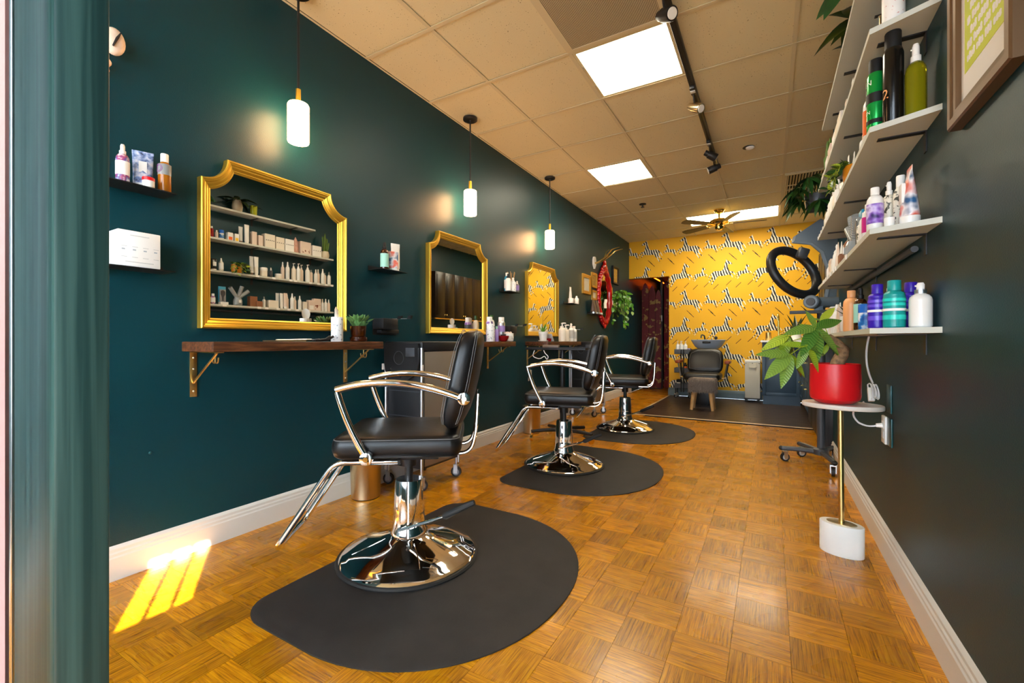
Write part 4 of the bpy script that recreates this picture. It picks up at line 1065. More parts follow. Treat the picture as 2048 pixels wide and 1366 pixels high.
sput('third', [
    (1.855, .400, 'spray', .027, .235, 'olive_oil', 'white_gloss', None, 'clear spray bottle of olive oil'),
    (1.880, .349, 'can', .0275, .305, 'dark_bottle', 'ink_black', None, 'tall black can with copper lettering'),
    (1.945, .345, 'cap', .016, .21, 'blush', 'white_gloss', None, 'pale slim bottle'),
    (1.935, .314, 'can', .0255, .255, 'green_can', 'ink_black', None, 'green can with black band'),
    (2.03, .312, 'cap', .020, .20, 'white_gloss', 'white_gloss', 'orange', 'white bottle with orange print'),
    (2.13, .325, 'tube', .020, .17, 'white_matte', 'white_gloss', None, 'white tube'),
    (2.21, .325, 'cap', .018, .11, 'white_matte', 'champagne', None, 'small white bottle with gold cap'),
    (2.300, xm, 'tube', .026, .120, 'dark_bottle', 'cream', 'paper', 'black pouch tube with white label'),
    (2.368, xm, 'spray', .021, .135, 'leafy_white', 'white_gloss', 'paper', 'leaf patterned spray bottle'),
    (2.676, .352, 'tube', .021, .205, 'pale_grey', 'taupe_bottle', None, 'tall grey white tube'),
    (2.716, .335, 'tube', .021, .205, 'white_matte', 'white_gloss', None, 'tall white tube in front'),
    (2.800, xm, 'jar', .037, .100, 'cream', 'white_gloss', None, 'wide cream jar'),
    (2.850, .360, 'spray', .013, .105, 'dark_grey', 'white_gloss', None, 'small grey bottle behind'),
    (2.878, .335, 'spray', .018, .110, 'dark_grey', 'white_gloss', None, 'small smoky bottle'),
    (2.970, xm, 'jar', .036, .055, 'cream', 'white_gloss', None, 'low cream jar'),
    (3.030, .36, 'spray', .019, .200, 'blush', 'white_gloss', None, 'tall blush bottle'),
    (3.074, .335, 'spray', .021, .205, 'white_matte', 'white_gloss', None, 'tall white bottle'),
    (3.150, .34, 'pump', .026, .205, 'cream', 'white_gloss', None, 'cream pump bottle'),
    (3.205, .33, 'pump', .023, .210, 'white_matte', 'white_gloss', None, 'white pump bottle'),
    (3.262, .36, 'pump', .023, .205, 'blush', 'white_gloss', None, 'blush pump bottle'),
    (3.328, .335, 'pump', .026, .215, 'white_matte', 'white_gloss', None, 'large white pump bottle'),
    (3.392, .36, 'cap', .020, .160, 'blush', 'clear_grey', None, 'blush bottle with clear cap'),
    (3.438, .335, 'spray', .021, .170, 'white_matte', 'white_gloss', None, 'white spray bottle'),
    (3.488, .36, 'spray', .020, .180, 'blush', 'white_gloss', None, 'slim blush spray bottle'),
    (3.535, .335, 'spray', .022, .190, 'white_matte', 'white_gloss', None, 'taller white spray bottle'),
    (3.582, .36, 'cap', .018, .150, 'blush', 'clear_grey', None, 'small blush bottle'),
    (3.625, .335, 'spray', .021, .165, 'white_matte', 'clear_grey', None, 'last white spray bottle')])
sput('fourth', [
    (1.855, .385, 'tube', .031, .182, 'print_sunset', 'white_gloss', 'paper', 'large tube printed orange and blue'),
    (1.865, .337, 'jar', .014, .032, 'white_gloss', 'white_gloss', None, 'tiny white pot'),
    (1.925, .310, 'cap', .0235, .152, 'white_gloss', 'white_gloss', 'print_violet', 'white bottle with violet print'),
    (1.940, .380, 'flip', .020, .185, 'leafy_white', 'white_gloss', None, 'leaf patterned bottle'),
    (1.995, .36, 'spray', .020, .185, 'leafy_white', 'white_gloss', None, 'leaf patterned tall spray bottle'),
    (2.035, .308, 'cap', .018, .125, 'white_gloss', 'white_gloss', 'magenta', 'white bottle with magenta print'),
    (2.09, .308, 'cap', .018, .110, 'white_matte', 'cream', None, 'white bottle with cream shoulder'),
    (2.16, .310, 'cap', .019, .100, 'leafy_white', 'ink_black', None, 'pale bottle with dark label'),
    (2.292, xm, 'flip', .020, .105, 'print_floral', 'white_gloss', 'paper', 'floral bottle with white label'),
    (2.680, xm, 'box', .075, .110, 'brown_card', .06, None, 'large brown card box'),
    (2.735, .318, 'box', .060, .062, 'brown_card', .04, None, 'small brown card box'),
    (2.805, xm, 'spray', .016, .120, 'white_matte', 'clear_grey', None, 'slim white bottle'),
    (2.897, xm, 'box', .110, .085, 'cream', .06, None, 'wide cream carton'),
    (2.968, .36, 'tube', .019, .175, 'pale_grey', 'white_gloss', None, 'pale grey tube'),
    (3.004, .34, 'tube', .018, .175, 'white_matte', 'white_gloss', None, 'white tube'),
    (3.045, .33, 'tube', .020, .180, 'blush', 'white_gloss', None, 'blush tube'),
    (3.084, .36, 'spray', .017, .170, 'blush', 'white_gloss', None, 'slim blush bottle'),
    (3.130, .335, 'spray', .022, .185, 'white_matte', 'white_gloss', None, 'tall white spray bottle'),
    (3.180, .36, 'spray', .017, .155, 'blush', 'white_gloss', None, 'short blush bottle'),
    (3.225, .335, 'spray', .019, .165, 'white_matte', 'white_gloss', None, 'white spray bottle'),
    (3.288, xm, 'box', .052, .100, 'cream', .05, None, 'small cream carton'),
    (3.372, xm, 'box', .075, .125, 'blush', .05, 'paper', 'blush carton with white panel'),
    (3.462, .355, 'box', .095, .150, 'blush', .05, 'butterfly', 'blush carton with brown butterfly'),
    (3.540, .345, 'spray', .016, .155, 'white_matte', 'white_gloss', None, 'slim white spray bottle'),
    (3.584, .345, 'spray', .020, .160, 'white_matte', 'white_gloss', None, 'white spray bottle with plain body'),
    (3.628, .345, 'spray', .017, .155, 'blush', 'white_gloss', None, 'last blush spray bottle')])
sput('lowest', [
    (1.840, .408, 'spray', .0285, .140, 'white_gloss', 'white_gloss', None, 'round white spray bottle with violet emblem'),
    (1.875, .351, 'flip', .0290, .155, 'teal_plastic', 'teal_plastic', None, 'teal squeeze bottle with glossy bands'),
    (1.925, .316, 'flip', .0260, .150, 'purple', 'purple', None, 'purple squeeze bottle with glossy bands'),
    (1.935, .405, 'flip', .0285, .152, 'purple', 'purple', None, 'rear purple squeeze bottle behind the teal'),
    (1.975, .360, 'cap', .021, .140, 'white_gloss', 'white_gloss', None, 'white capped bottle behind purple'),
    (2.09, .312, 'jar', .025, .095, 'print_blue', 'blue', 'print_blue', 'blue and white jar'),
    (2.21, .311, 'spray', .022, .168, 'amber_glass', 'ink_black', 'mint', 'amber bottle with mint label'),
    (2.49, .318, 'cap', .031, .185, 'peach', 'peach', None, 'large peach bottle'),
    (2.72, .318, 'box', .080, .125, 'blush', .05, 'butterfly', 'blush carton with brown leaves'),
    (2.80, .312, 'tube', .021, .155, 'white_matte', 'white_gloss', None, 'white tube'),
    (2.865, .312, 'tube', .020, .150, 'cream', 'white_gloss', None, 'cream tube'),
    (2.93, .312, 'spray', .020, .155, 'white_matte', 'white_gloss', None, 'white spray bottle'),
    (3.00, .312, 'pump', .022, .150, 'white_matte', 'white_gloss', None, 'white pump bottle'),
    (3.09, .312, 'cap', .022, .140, 'cream', 'white_gloss', None, 'cream bottle'),
    (3.17, .312, 'tube', .022, .150, 'white_matte', 'white_gloss', None, 'second white tube'),
    (3.25, .312, 'spray', .021, .140, 'white_matte', 'white_gloss', None, 'plain white spray bottle'),
    (3.34, .312, 'cap', .022, .130, 'white_matte', 'white_gloss', None, 'plain white bottle'),
    (3.43, .312, 'pump', .022, .140, 'cream', 'white_gloss', None, 'cream pump bottle'),
    (3.53, .312, 'spray', .021, .130, 'white_matte', 'white_gloss', None, 'last white spray bottle')])
# glossy rings and lettering on the near bottles
def find(label_start):
    for o in bpy.data.objects:
        if o.parent is None and str(o.get('label', '')).startswith(label_start): return o
for key, r, m2 in (('teal squeeze', .0290, 'teal_light'), ('purple squeeze', .0260, 'purple_light'), ('rear purple', .0285, 'purple_light')):
    o = find(key)
    for z0, z1 in ((0.072, 0.081), (0.087, 0.096), (0.027, 0.042)): part('gloss_band', band(r+0.0008, z0, z1), m2, o)
    part('white_band', band(r+0.0010, 0.055, 0.063), 'paper', o)
    part('shoulder', MB().sphere((0, 0, 0.106), r*0.98, 20, 10, sz=0.62), 'teal_plastic' if 'teal' in key else 'purple', o)
o = find('green can'); text_cyl('EN', 0.024, .0268, 0.165, R(205), 'paper', o)
part('black_stripe', band(.0266, 0.034, 0.048), 'ink_black', o); part('black_stripe', band(.0266, 0.105, 0.138), 'ink_black', o); text_cyl('EN', 0.016, .0268, 0.068, R(205), 'paper', o)
o = find('tall black can'); text_cyl('2', 0.045, .0283, 0.085, R(215), 'peach', o)
o = find('clear spray bottle'); text_cyl('nd', 0.024, .0278, 0.058, R(225), 'paper', o)
for zz in (0.085, 0.105, 0.125): part('printed_curl', MB().tube([(.0276*math.cos(R(200)+q*0.3*math.cos(k)), .0276*math.sin(R(200)+q*0.3*math.cos(k)), zz + 0.008*math.sin(k)) for k in [i*math.pi/6 for i in range(12)] for q in (1,)], 0.0005, 4, closed=True), 'pale_grey', o)
part('dip_tube', MB().cyl((0, 0, 0.01), (0, 0, 0.18), 0.003, 8), 'yellow', o)
def emblem(o, r, z, a0, wa, hz, mt):
    for sc in (1.0, 0.72):
        part('emblem', MB().tube([(r*math.cos(a0 + wa*sc*math.cos(k)), r*math.sin(a0 + wa*sc*math.cos(k)), z + hz*sc*math.sin(k)) for k in [i*math.pi/12 for i in range(24)]], 0.0009, 5, closed=True), mt, o)
emblem(find('round white spray'), .0290, 0.055, R(235), 0.55, 0.014, 'purple_print')
part('silver_neck', band(.0148, 0.106, 0.118), 'silver', find('round white spray'))

# plants and curios on the shelves
leafA = leaf_mesh('leaf', 0.15, 0.066, 'leaf_deep', 0.2, 0.6)
t = thing('potted_plant', 'drooping dark leaved plant in white pot on the top pale shelf', 'plant', (0.355, 2.53, SHZ['top']+0.0003))
pot_part(t, [(0.032, 0), (0.046, 0.02), (0.050, 0.06), (0.044, 0.10), (0.036, 0.125), (0.032, 0.125), (0.032, 0.11)], 'stone_pot', 0.034, 0.112)
for k in range(11):
    a = R(33*k + 8); put_leaf(leafA, t, (0, 0, 0.118), (math.cos(a)*0.8, math.sin(a), 0.62 - 0.3*(k % 3)), 0, 0.85 + 0.3*(k % 2))
t = thing('lime_vase', 'small glossy lime green vase beside the white pot on the top shelf', 'vase', (0.355, 2.70, SHZ['top']+0.0003))
part('vase_body', MB().lathe([(0.026, 0), (0.030, 0.01), (0.034, 0.09), (0.036, 0.11), (0.033, 0.11), (0.028, 0.02), (0.001, 0.015)], 22), 'lime_pot', t)
leafS = leaf_mesh('leaf', 0.085, 0.03, 'leaf_deep', 0.2, 0.5)
for k in range(4): put_leaf(leafS, t, (0, 0, 0.09), (math.cos(k*1.7), math.sin(k*1.7), 0.5))
t = thing('hanging_leaf_plant', 'plant with broad dark leaves hanging over the near end of the top shelf', 'plant', (0.333, 2.14, SHZ['top']+0.0003))
pot_part(t, [(0.028, 0), (0.035, 0.01), (0.043, 0.075), (0.039, 0.075), (0.036, 0.065)], 'peach', 0.037, 0.062)
leafB = leaf_mesh('leaf', 0.15, 0.062, 'leaf_dark', 0.2, 0.08)
for d in ((-0.8, -0.30, 0.28), (-0.85, 0.15, 0.2), (-0.7, -0.5, 0.5), (-0.7, 0.45, 0.35), (-0.85, -0.1, 0.12), (-0.2, -0.5, 0.9), (-0.2, 0.5, 0.9)):
    pass
for (py_, d, sc) in ((-0.05, (-0.55, -0.25, -0.55), 1.0), (-0.02, (-0.5, 0.1, -0.8), 1.1), (0.03, (-0.6, 0.3, -0.45), 0.95), (0.01, (-0.75, -0.1, -0.1), 0.9), (-0.04, (-0.4, -0.3, 0.5), 0.8)):
    p_ = (-0.066, py_, 0.075)
    part('petiole', MB().tube(bez((0, 0, 0.06), (-0.03, py_*0.6, 0.125), p_, 5), 0.003, 5), 'leaf_dark', t)
    put_leaf(leafB, t, p_, d, 0.0, sc, nrm=(-0.35, -0.85, 0.1))
t = tag(part('crystal_point', MB().lathe([(0.030, 0), (0.032, 0.02), (0.024, 0.14), (0.0001, 0.192)], 6), 'rose_quartz', None, loc=(0.345, 3.178, SHZ['second']+0.0003), smooth=False), 'pink quartz point standing between cartons on the second pale shelf', 'crystal')
t = thing('cactus_pot', 'upright green cactus in beige pot at the far end of the second shelf', 'plant', (0.345, 3.575, SHZ['second']+0.0003))
pot_part(t, [(0.035, 0), (0.048, 0.02), (0.050, 0.05), (0.040, 0.088), (0.036, 0.088), (0.036, 0.08)], 'stone_pot', 0.037, 0.080)
for k, (x, y, h) in enumerate(((0, 0, 0.25), (0.012, 0.018, 0.2), (-0.014, 0.012, 0.18), (0.008, -0.02, 0.21), (-0.012, -0.014, 0.22), (-0.02, 0.026, 0.13))):
    part('stem', MB().tube([(x*0.5, y*0.5, 0.078), (x, y, 0.12), (x*1.3, y*1.3, 0.08+h*0.85), (x*1.35, y*1.35, 0.08+h*0.94)], [0.009, 0.010, 0.009, 0.003], 8), 'cactus', t)
t = thing('trailing_planter', 'orange planter with trailing green plant on the third pale shelf', 'plant', (0.338, 2.515, SHZ['third']+0.0003))
pot_part(t, [(0.036, 0), (0.046, 0.01), (0.050, 0.05), (0.048, 0.088), (0.044, 0.09), (0.043, 0.08)], 'terracotta_orange', 0.044, 0.080)
leafT = leaf_mesh('leaf', 0.042, 0.022, 'leaf_dark', 0.2, 0.2); leafT2 = leaf_mesh('leaf', 0.042, 0.022, 'leaf_light', 0.2, 0.2)
rs = random.Random(3)
for k in range(9):
    a = R(120 + 26*k*0.62 + rs.uniform(-10, 10)); L = rs.uniform(0.06, 0.15)
    pts = bez((0, 0, 0.082), (-0.055 + 0.02*math.cos(a), 0.06*math.sin(a), 0.135), (-0.078 - 0.02*rs.random(), 0.095*math.sin(a), 0.085 - L*0.8), 7)
    part('vine', MB().tube(pts, 0.0013, 5), 'leaf_light', t)
    for q in range(1, 8):
        sd = Vector((rs.uniform(-1, 0.2), rs.uniform(-1, 1), rs.uniform(-0.6, 0.5)))
        put_leaf(leafT2 if rs.random() < 0.4 else leafT, t, pts[q], sd, rs.uniform(-1, 1))
# brush in a teal card on a small white box, clear rolled tubes in a glass jar
bx = carton((0.335, 2.385, SHZ['fourth']+0.0003), 0.075, 0.045, 0.028, 'white_matte', None, 'small flat white box under the teal brush pack on the fourth shelf', 'box')
t = thing('brush_pack', 'teal boxed hair brush standing on a small white box on fourth shelf', 'brush pack', (0.338, 2.372, SHZ['fourth']+0.0286))
part('backing_card', MB().box(-0.006, 0.004, -0.034, 0.034, 0, 0.155, 0.002), 'sky_blue', t)
part('clear_front', MB().box(-0.018, -0.006, -0.030, 0.030, 0.002, 0.125, 0.004), 'clear_grey', t)
part('brush', MB().prism([(-0.006, 0.01), (0.006, 0.01), (0.008, 0.05), (0.022, 0.075), (0.022, 0.105), (0, 0.118), (-0.022, 0.105), (-0.022, 0.075), (-0.008, 0.05)], -0.021, -0.018, 'x'), 'dark_grey', t)
t = thing('tube_jar', 'glass jar holding rolled clear tubes on the fourth pale shelf', 'jar', (0.338, 2.525, SHZ['fourth']+0.0003))
part('glass', MB().lathe([(0.034, 0), (0.042, 0.01), (0.044, 0.05), (0.034, 0.075), (0.030, 0.085), (0.027, 0.085), (0.038, 0.05), (0.036, 0.012), (0.001, 0.008)], 22), 'clear_grey', t)
part('filling', MB().lathe([(0.034, 0.010), (0.038, 0.045), (0.0001, 0.05)], 16), 'marbled', t)
part('paper_tag', MB().box(-0.047, -0.044, -0.012, 0.012, 0.03, 0.06), 'paper', t)
for d in ((-0.05, -0.62, 0.85), (-0.05, 0.30, 0.95), (-0.08, 0.72, 0.60)):
    d = Vector(d).normalized(); p0 = Vector((0, 0, 0.075))
    rt_ = part('rolled_tube', MB().tube([p0 + d*0.005, p0 + d*0.135], [0.017, 0.020], 16), 'clear_grey', t)
    part('wrap_lines', MB().tube([p0 + d*(0.02 + 0.1*k/60) + (Vector((1, 0, 0))*math.cos(k*0.9) + d.cross(Vector((1, 0, 0))).normalized()*math.sin(k*0.9))*0.0195 for k in range(61)], 0.0007, 4), 'pale_grey', rt_)
t = thing('small_succulent', 'small spiky aloe plant in white pot at the lowest pale shelf', 'plant', (0.325, 2.605, SHZ['lowest']+0.0003))
pot_part(t, [(0.026, 0), (0.034, 0.006), (0.038, 0.075), (0.035, 0.075), (0.033, 0.066)], 'white_gloss', 0.034, 0.064)
leafZ = leaf_mesh('leaf', 0.095, 0.016, 'leaf_dark', 0.5, 0.05)
for k in range(13):
    a = R(28*k + 11); put_leaf(leafZ, t, (0, 0, 0.064), (math.cos(a), math.sin(a), 0.9 + 0.5*(k % 3)), 0, 0.6 + 0.08*(k % 4))
# price tags on shelf edges
pt = MB().box(-0.0025, 0, -0.019, 0.019, -0.011, 0.011).mesh('price_tag', 'paper', False)
for sh, ys in (('third', (2.70, 2.88, 3.08, 3.14, 3.33, 3.44, 3.55, 3.63)), ('fourth', (2.37, 2.72, 2.80, 2.93, 3.06, 3.16, 3.25, 3.31))):
    for k, y in enumerate(ys):
        tag(part('price_tag', pt, None, None, loc=(SX0-0.0008, y, SHZ[sh]-0.009)), f'small white price tag on the {sh} pale shelf edge, {ORD[k]} from the near end', 'price tag', f'price tags on the {sh} shelf edge')

# ================================================================== PRODUCTS ON THE LEFT WALL
z = 1.5513
bottle((-2.160, 0.712, z), 0.021, 0.150, 'spray', 'print_floral', 'white_gloss', 'paper', (0.2, 0.55), 'white floral spray bottle on the upper left black shelf', rz=-0.6, group='products on the upper left black shelf')
bottle((-2.185, 0.785, z), 0.031, 0.155, 'tube', 'print_berry', 'white_gloss', None, label='berry printed tube between two bottles on the upper left shelf', cat='tube', name='product_tube', rz=-0.35, group='products on the upper left black shelf')
o = find('berry printed tube'); part('label_patch', MB().box(0.014, 0.0195, -0.013, 0.013, 0.065, 0.11, 0.001), 'paper', o)
bottle((-2.160, 0.849, z), 0.0225, 0.162, 'flip', 'amber_liquid', 'white_gloss', 'clear_grey', (0.45, 0.72), 'foam bottle half full of amber liquid on the upper left shelf', rz=-0.6, group='products on the upper left black shelf')
o = find('foam bottle half'); emblem(o, 0.0236, 0.098, R(-45), 0.7, 0.016, 'purple_print')
bottle((-2.135, 0.785, z), 0.020, 0.040, 'jar', 'white_gloss', 'red_pot', None, label='small white scrub jar with red lid on the upper left shelf', cat='jar', name='product_jar', group='products on the upper left black shelf')
t = thing('gift_box', 'plain white gift box with small grey marks on the lower left shelf', 'box', (-2.165, 0.752, 1.2293))
part('box_body', MB().box(-0.045, 0.045, -0.068, 0.068, 0, 0.138, 0.003), 'paper', t)
for k in range(4): part('printed_mark', MB().box(0.045, 0.0456, -0.056+0.034*k, -0.046+0.034*k, 0.062, 0.067), 'print_grey', t)
for z0, z1 in ((0.075, 0.1), (0.035, 0.055)):
    for k in range(4): part('printed_line', MB().box(0.045, 0.0455, -0.058+0.034*k, -0.040+0.034*k, z0, z0+0.002), 'pale_grey', t)
part('printed_title', MB().box(0.045, 0.0455, -0.03, 0.03, 0.118, 0.121).box(0.045, 0.0455, -0.045, 0.045, 0.016, 0.019), 'pale_grey', t)
z = 1.4053; g = 'products on the black shelf between first and second mirrors'
bottle((-2.15, 2.045, z), 0.026, 0.175, 'spray', 'amber_glass', 'ink_black', 'mint', (0.08, 0.58), 'dark bottle with mint label on shelf between first and second mirrors', rz=-0.5, group=g)
bottle((-2.15, 2.125, z), 0.030, 0.130, 'tube', 'print_sunset', 'white_gloss', None, label='short colourful tube beside the mint labelled dark bottle', cat='tube', name='product_tube', rz=-0.4, group=g)
bottle((-2.185, 2.175, z), 0.030, 0.195, 'tube', 'white_matte', 'white_gloss', None, label='tall white tube behind the short colourful tube', cat='tube', name='product_tube', rz=-0.3, group=g)
z = 1.4203; g = 'products on the black shelf between second and third mirrors'
bottle((-2.15, 3.605, z), 0.028, 0.165, 'spray', 'white_gloss', 'ink_black', None, label='white bottle with black top at near end of the middle black shelf', group=g)
bottle((-2.20, 3.665, z), 0.026, 0.185, 'cap', 'sky_blue', 'white_gloss', 'paper', label='blue topped white bottle behind on the middle black shelf', group=g)
bottle((-2.14, 3.68, z), 0.030, 0.135, 'spray', 'marbled', 'white_gloss', None, label='marbled spray bottle on the middle black shelf', group=g)
bottle((-2.15, 3.775, z), 0.022, 0.115, 'spray', 'clear_grey', 'white_gloss', 'lilac', label='small clear spray bottle at far end of the middle black shelf', group=g)
t = thing('reed_diffuser', 'glass reed diffuser with wooden sticks on the middle black shelf', 'diffuser', (-2.19, 3.73, z))
part('glass', MB().lathe([(0.022, 0), (0.024, 0.005), (0.024, 0.07), (0.012, 0.085), (0.012, 0.095), (0.001, 0.095)], 16), 'amber_glass', t)
for k in range(6):
    a = R(60*k); part('reed', MB().cyl((0.006*math.cos(a), 0.006*math.sin(a), 0.02), (0.035*math.cos(a), 0.05*math.sin(a), 0.20), 0.0022, 6), 'leg_wood', t)
z = 1.4183; g = 'products on the black shelf right of the third mirror'
bottle((-2.15, 5.14, z), 0.036, 0.062, 'jar', 'white_gloss', 'white_gloss', None, label='low white jar on the shelf right of the third mirror', cat='jar', name='product_jar', group=g)
bottle((-2.19, 5.22, z), 0.026, 0.215, 'tube', 'white_matte', 'white_gloss', None, label='tall narrow white tube on the shelf right of the third mirror', cat='tube', name='product_tube', group=g)
bottle((-2.14, 5.30, z), 0.030, 0.105, 'spray', 'white_gloss', 'white_gloss', None, label='small white dropper bottle on the shelf right of the third mirror', group=g)
z = 1.3353
for k, w_ in enumerate(('left', 'right')):
    bottle((-2.17, 6.02 + 0.14*k, z), 0.052, 0.20, 'tube', 'taupe_bottle', 'silver', None, label=f'{w_} brown tube of the pair standing left of the red mirror', cat='tube', name='product_tube', group='brown tubes by the red mirror')
carton((-2.16, 6.29, z), 0.05, 0.05, 0.03, 'paper', None, 'tiny white box beside the brown tubes left of the red mirror')

# ---- on the counters
CZ = 0.9395
t = thing('tissue_holder', 'grey speckled white tissue cylinder on the nearest wooden counter', 'tissue holder', (-2.085, 1.632, CZ))
part('cylinder', MB().lathe([(0.031, 0), (0.032, 0.002), (0.032, 0.136), (0.029, 0.137), (0.012, 0.137)], 28), 'marbled', t)
def tissue(t, z):
    vs, fs = [], []
    for i in range(6):
        for j in range(5):
            u, v = i/5, j/4
            vs.append((0.010*math.sin(3*u + 2*v) - 0.004, (u-0.5)*(0.030 + 0.012*math.sin(2*v)) , z + v*0.062*(0.55 + 0.5*math.sin(2.4*u + 0.5)) ))
    for i in range(5):
        for j in range(4): fs.append((i*5+j, (i+1)*5+j, (i+1)*5+j+1, i*5+j+1))
    n = len(vs); vs += [(x+0.0008, y, zz) for x, y, zz in vs]; fs += [tuple(n+q for q in reversed(f)) for f in fs[:]]
    part('tissue', MB().add(vs, fs), 'tissue_white', t)
tissue(t, 0.13)
t = thing('potted_succulent', 'green succulent in amber glass pot on the nearest wooden counter', 'plant', (-2.075, 1.772, CZ))
part('saucer', MB().lathe([(0.040, 0), (0.048, 0.004), (0.050, 0.026), (0.046, 0.026), (0.042, 0.008), (0.001, 0.006)], 28), 'amber_glass', t)
part('pot', MB().lathe([(0.036, 0.0065), (0.038, 0.01), (0.046, 0.088), (0.0465, 0.09), (0.043, 0.09), (0.038, 0.02), (0.001, 0.016)], 28), 'amber_glass', t)
part('soil', MB().lathe([(0.041, 0.074), (0.041, 0.08), (0.0001, 0.084)], 18), 'soil', t)
leafJ = leaf_mesh('leaf', 0.055, 0.026, 'leaf_jade', 0.15, 0.2)
rs = random.Random(5)
for k in range(30):
    a = rs.uniform(0, 6.28); e_ = rs.uniform(1.1, 4.0); q = rs.uniform(0, 0.022)
    d = Vector((math.cos(a), math.sin(a), e_)).normalized(); p = Vector((q*math.cos(a), q*math.sin(a), 0.08))
    o1 = put_leaf(leafJ, t, p, d, rs.uniform(-1, 1), 0.9)
    put_leaf(leafJ, t, p + d*0.045, (math.cos(a)*1.0, math.sin(a)*1.0, e_*0.7), rs.uniform(-1, 1), 0.75)
t = thing('hair_scissors', 'hair scissors and comb laid flat on the nearest wooden counter', 'scissors', (-2.05, 1.36, CZ))
part('comb', MB().box(-0.012, 0.012, -0.16, 0.05, 0.0005, 0.006, 0.001), 'champagne', t)
for sx in (-1, 1):
    part('blade', MB().tube([(sx*0.004, -0.10, 0.009), (sx*0.003, 0.06, 0.010)], [0.002, 0.004], 8), 'silver', t)
    part('finger_ring', MB().tube([(sx*0.016 + 0.014*math.cos(k*math.pi/8), 0.10 + 0.020*math.sin(k*math.pi/8), 0.010 + 0.01*math.sin(k*math.pi/8)*sx*0.3) for k in range(16)], 0.003, 6, closed=True), 'dark_grey', t)
    part('shank', MB().tube([(sx*0.003, 0.055, 0.010), (sx*0.010, 0.082, 0.010)], 0.0035, 8), 'silver', t)
t = thing('hair_clips', 'dark spring clips lying at the right of the comb on nearest counter', 'clips', (-2.06, 1.535, CZ))
for k in range(2): part('clip', MB().tube([(0.0, -0.05+0.02*k, 0.006), (0.004, 0.0+0.02*k, 0.012), (0.006, 0.028+0.02*k, 0.028)], [0.006, 0.006, 0.007], 8), 'black_plastic', t)
g = 'products on the middle wooden counter'
t = thing('tissue_holder', 'grey patterned white tissue cylinder on the middle wooden counter', 'tissue holder', (-2.02, 3.10, CZ))
part('cylinder', MB().lathe([(0.034, 0), (0.035, 0.002), (0.035, 0.148), (0.032, 0.149), (0.012, 0.149)], 28), 'marbled', t); tissue(t, 0.142)
bottle((-2.11, 3.22, CZ), 0.031, 0.215, 'can', 'print_violet', 'white_gloss', 'dark_grey', (0.5, 0.7), 'dark violet spray can behind the tissue cylinder on middle counter', group=g, name='spray_can')
bottle((-2.14, 3.30, CZ), 0.028, 0.235, 'cap', 'white_gloss', 'leaf_dark', None, label='white bottle with green top at the back of the middle counter', group=g)
bottle((-2.05, 3.32, CZ), 0.032, 0.215, 'can', 'silver', 'white_gloss', 'lilac', (0.4, 0.65), 'silver spray can with lilac emblem on the middle counter', group=g, name='spray_can')
bottle((-2.01, 3.18, CZ), 0.018, 0.13, 'cap', 'lilac', 'mint', None, label='small lilac bottle beside the patterned tissue cylinder', group=g)
bottle((-2.10, 3.39, CZ), 0.024, 0.085, 'jar', 'magenta', 'white_gloss', 'paper', label='small magenta jar behind the red bowl', cat='jar', name='product_jar', group=g)
t = thing('glass_bowl', 'small red glass bowl on the middle wooden counter', 'bowl', (-1.995, 3.265, CZ))
part('bowl_body', MB().lathe([(0.022, 0), (0.03, 0.004), (0.044, 0.025), (0.050, 0.050), (0.047, 0.050), (0.041, 0.027), (0.027, 0.008), (0.001, 0.007)], 26), 'red_deep', t)
part('clips', MB().box(-0.02, 0.01, -0.015, 0.0, 0.03, 0.062, 0.003).box(0.0, 0.02, 0.004, 0.014, 0.03, 0.066, 0.003), 'black_plastic', t)
t = thing('face_planter', 'white ceramic pot shaped like a face on the middle counter', 'pot', (-2.01, 3.375, CZ))
part('pot_body', MB().lathe([(0.036, 0), (0.044, 0.006), (0.048, 0.04), (0.046, 0.072), (0.042, 0.074), (0.040, 0.06), (0.001, 0.05)], 26), 'marble', t)
part('nose', MB().sphere((0.044, -0.012, 0.036), 0.009, 8, 6, sz=1.4), 'marble', t)
for sy in (-0.026, 0.004): part('eye', MB().box(0.041, 0.047, sy-0.005, sy+0.005, 0.047, 0.0495), 'ink_black', t)
for k in range(5): part('stone', MB().sphere((0.022*math.cos(k*1.26), 0.022*math.sin(k*1.26), 0.074), 0.014, 8, 6), 'blush', t)
g = 'white bottles on the farthest wooden counter'
t = thing('potted_aloe', 'small aloe in white flower pot on the farthest wooden counter', 'plant', (-2.06, 4.175, CZ))
pot_part(t, [(0.036, 0.010), (0.046, 0.075), (0.051, 0.076), (0.052, 0.102), (0.047, 0.102), (0.045, 0.09)], 'white_gloss', 0.045, 0.088)
part('saucer', MB().lathe([(0.036, 0), (0.05, 0.004), (0.054, 0.014), (0.048, 0.010), (0.001, 0.009)], 24), 'white_gloss', t)
leafV = leaf_mesh('leaf', 0.13, 0.020, 'leaf_pothos', 0.5, 0.08)
for k in range(9):
    a = R(40*k); put_leaf(leafV, t, (0, 0, 0.085), (math.cos(a)*0.8, math.sin(a)*0.8, 1.0 + 0.3*(k % 3)), 0, 0.7 + 0.12*(k % 3))
part('flower_stalk', MB().tube([(0, 0, 0.09), (-0.004, -0.004, 0.19), (0.0, -0.008, 0.265)], [0.003, 0.002, 0.001], 6), 'leaf_dark', t)
t = thing('phone_stand', 'tilted grey phone on a red stand on the farthest counter', 'phone', (-2.05, 4.30, CZ))
part('stand', MB().box(-0.02, 0.02, -0.02, 0.015, 0, 0.035, 0.004), 'red_deep', t)
part('phone', MB().box(-0.035, 0.035, -0.004, 0.004, 0, 0.10, 0.003).xf(Matrix.Translation((0, 0.05, 0.004)) @ Matrix.Rotation(R(38), 4, 'X')), 'pale_grey', t)
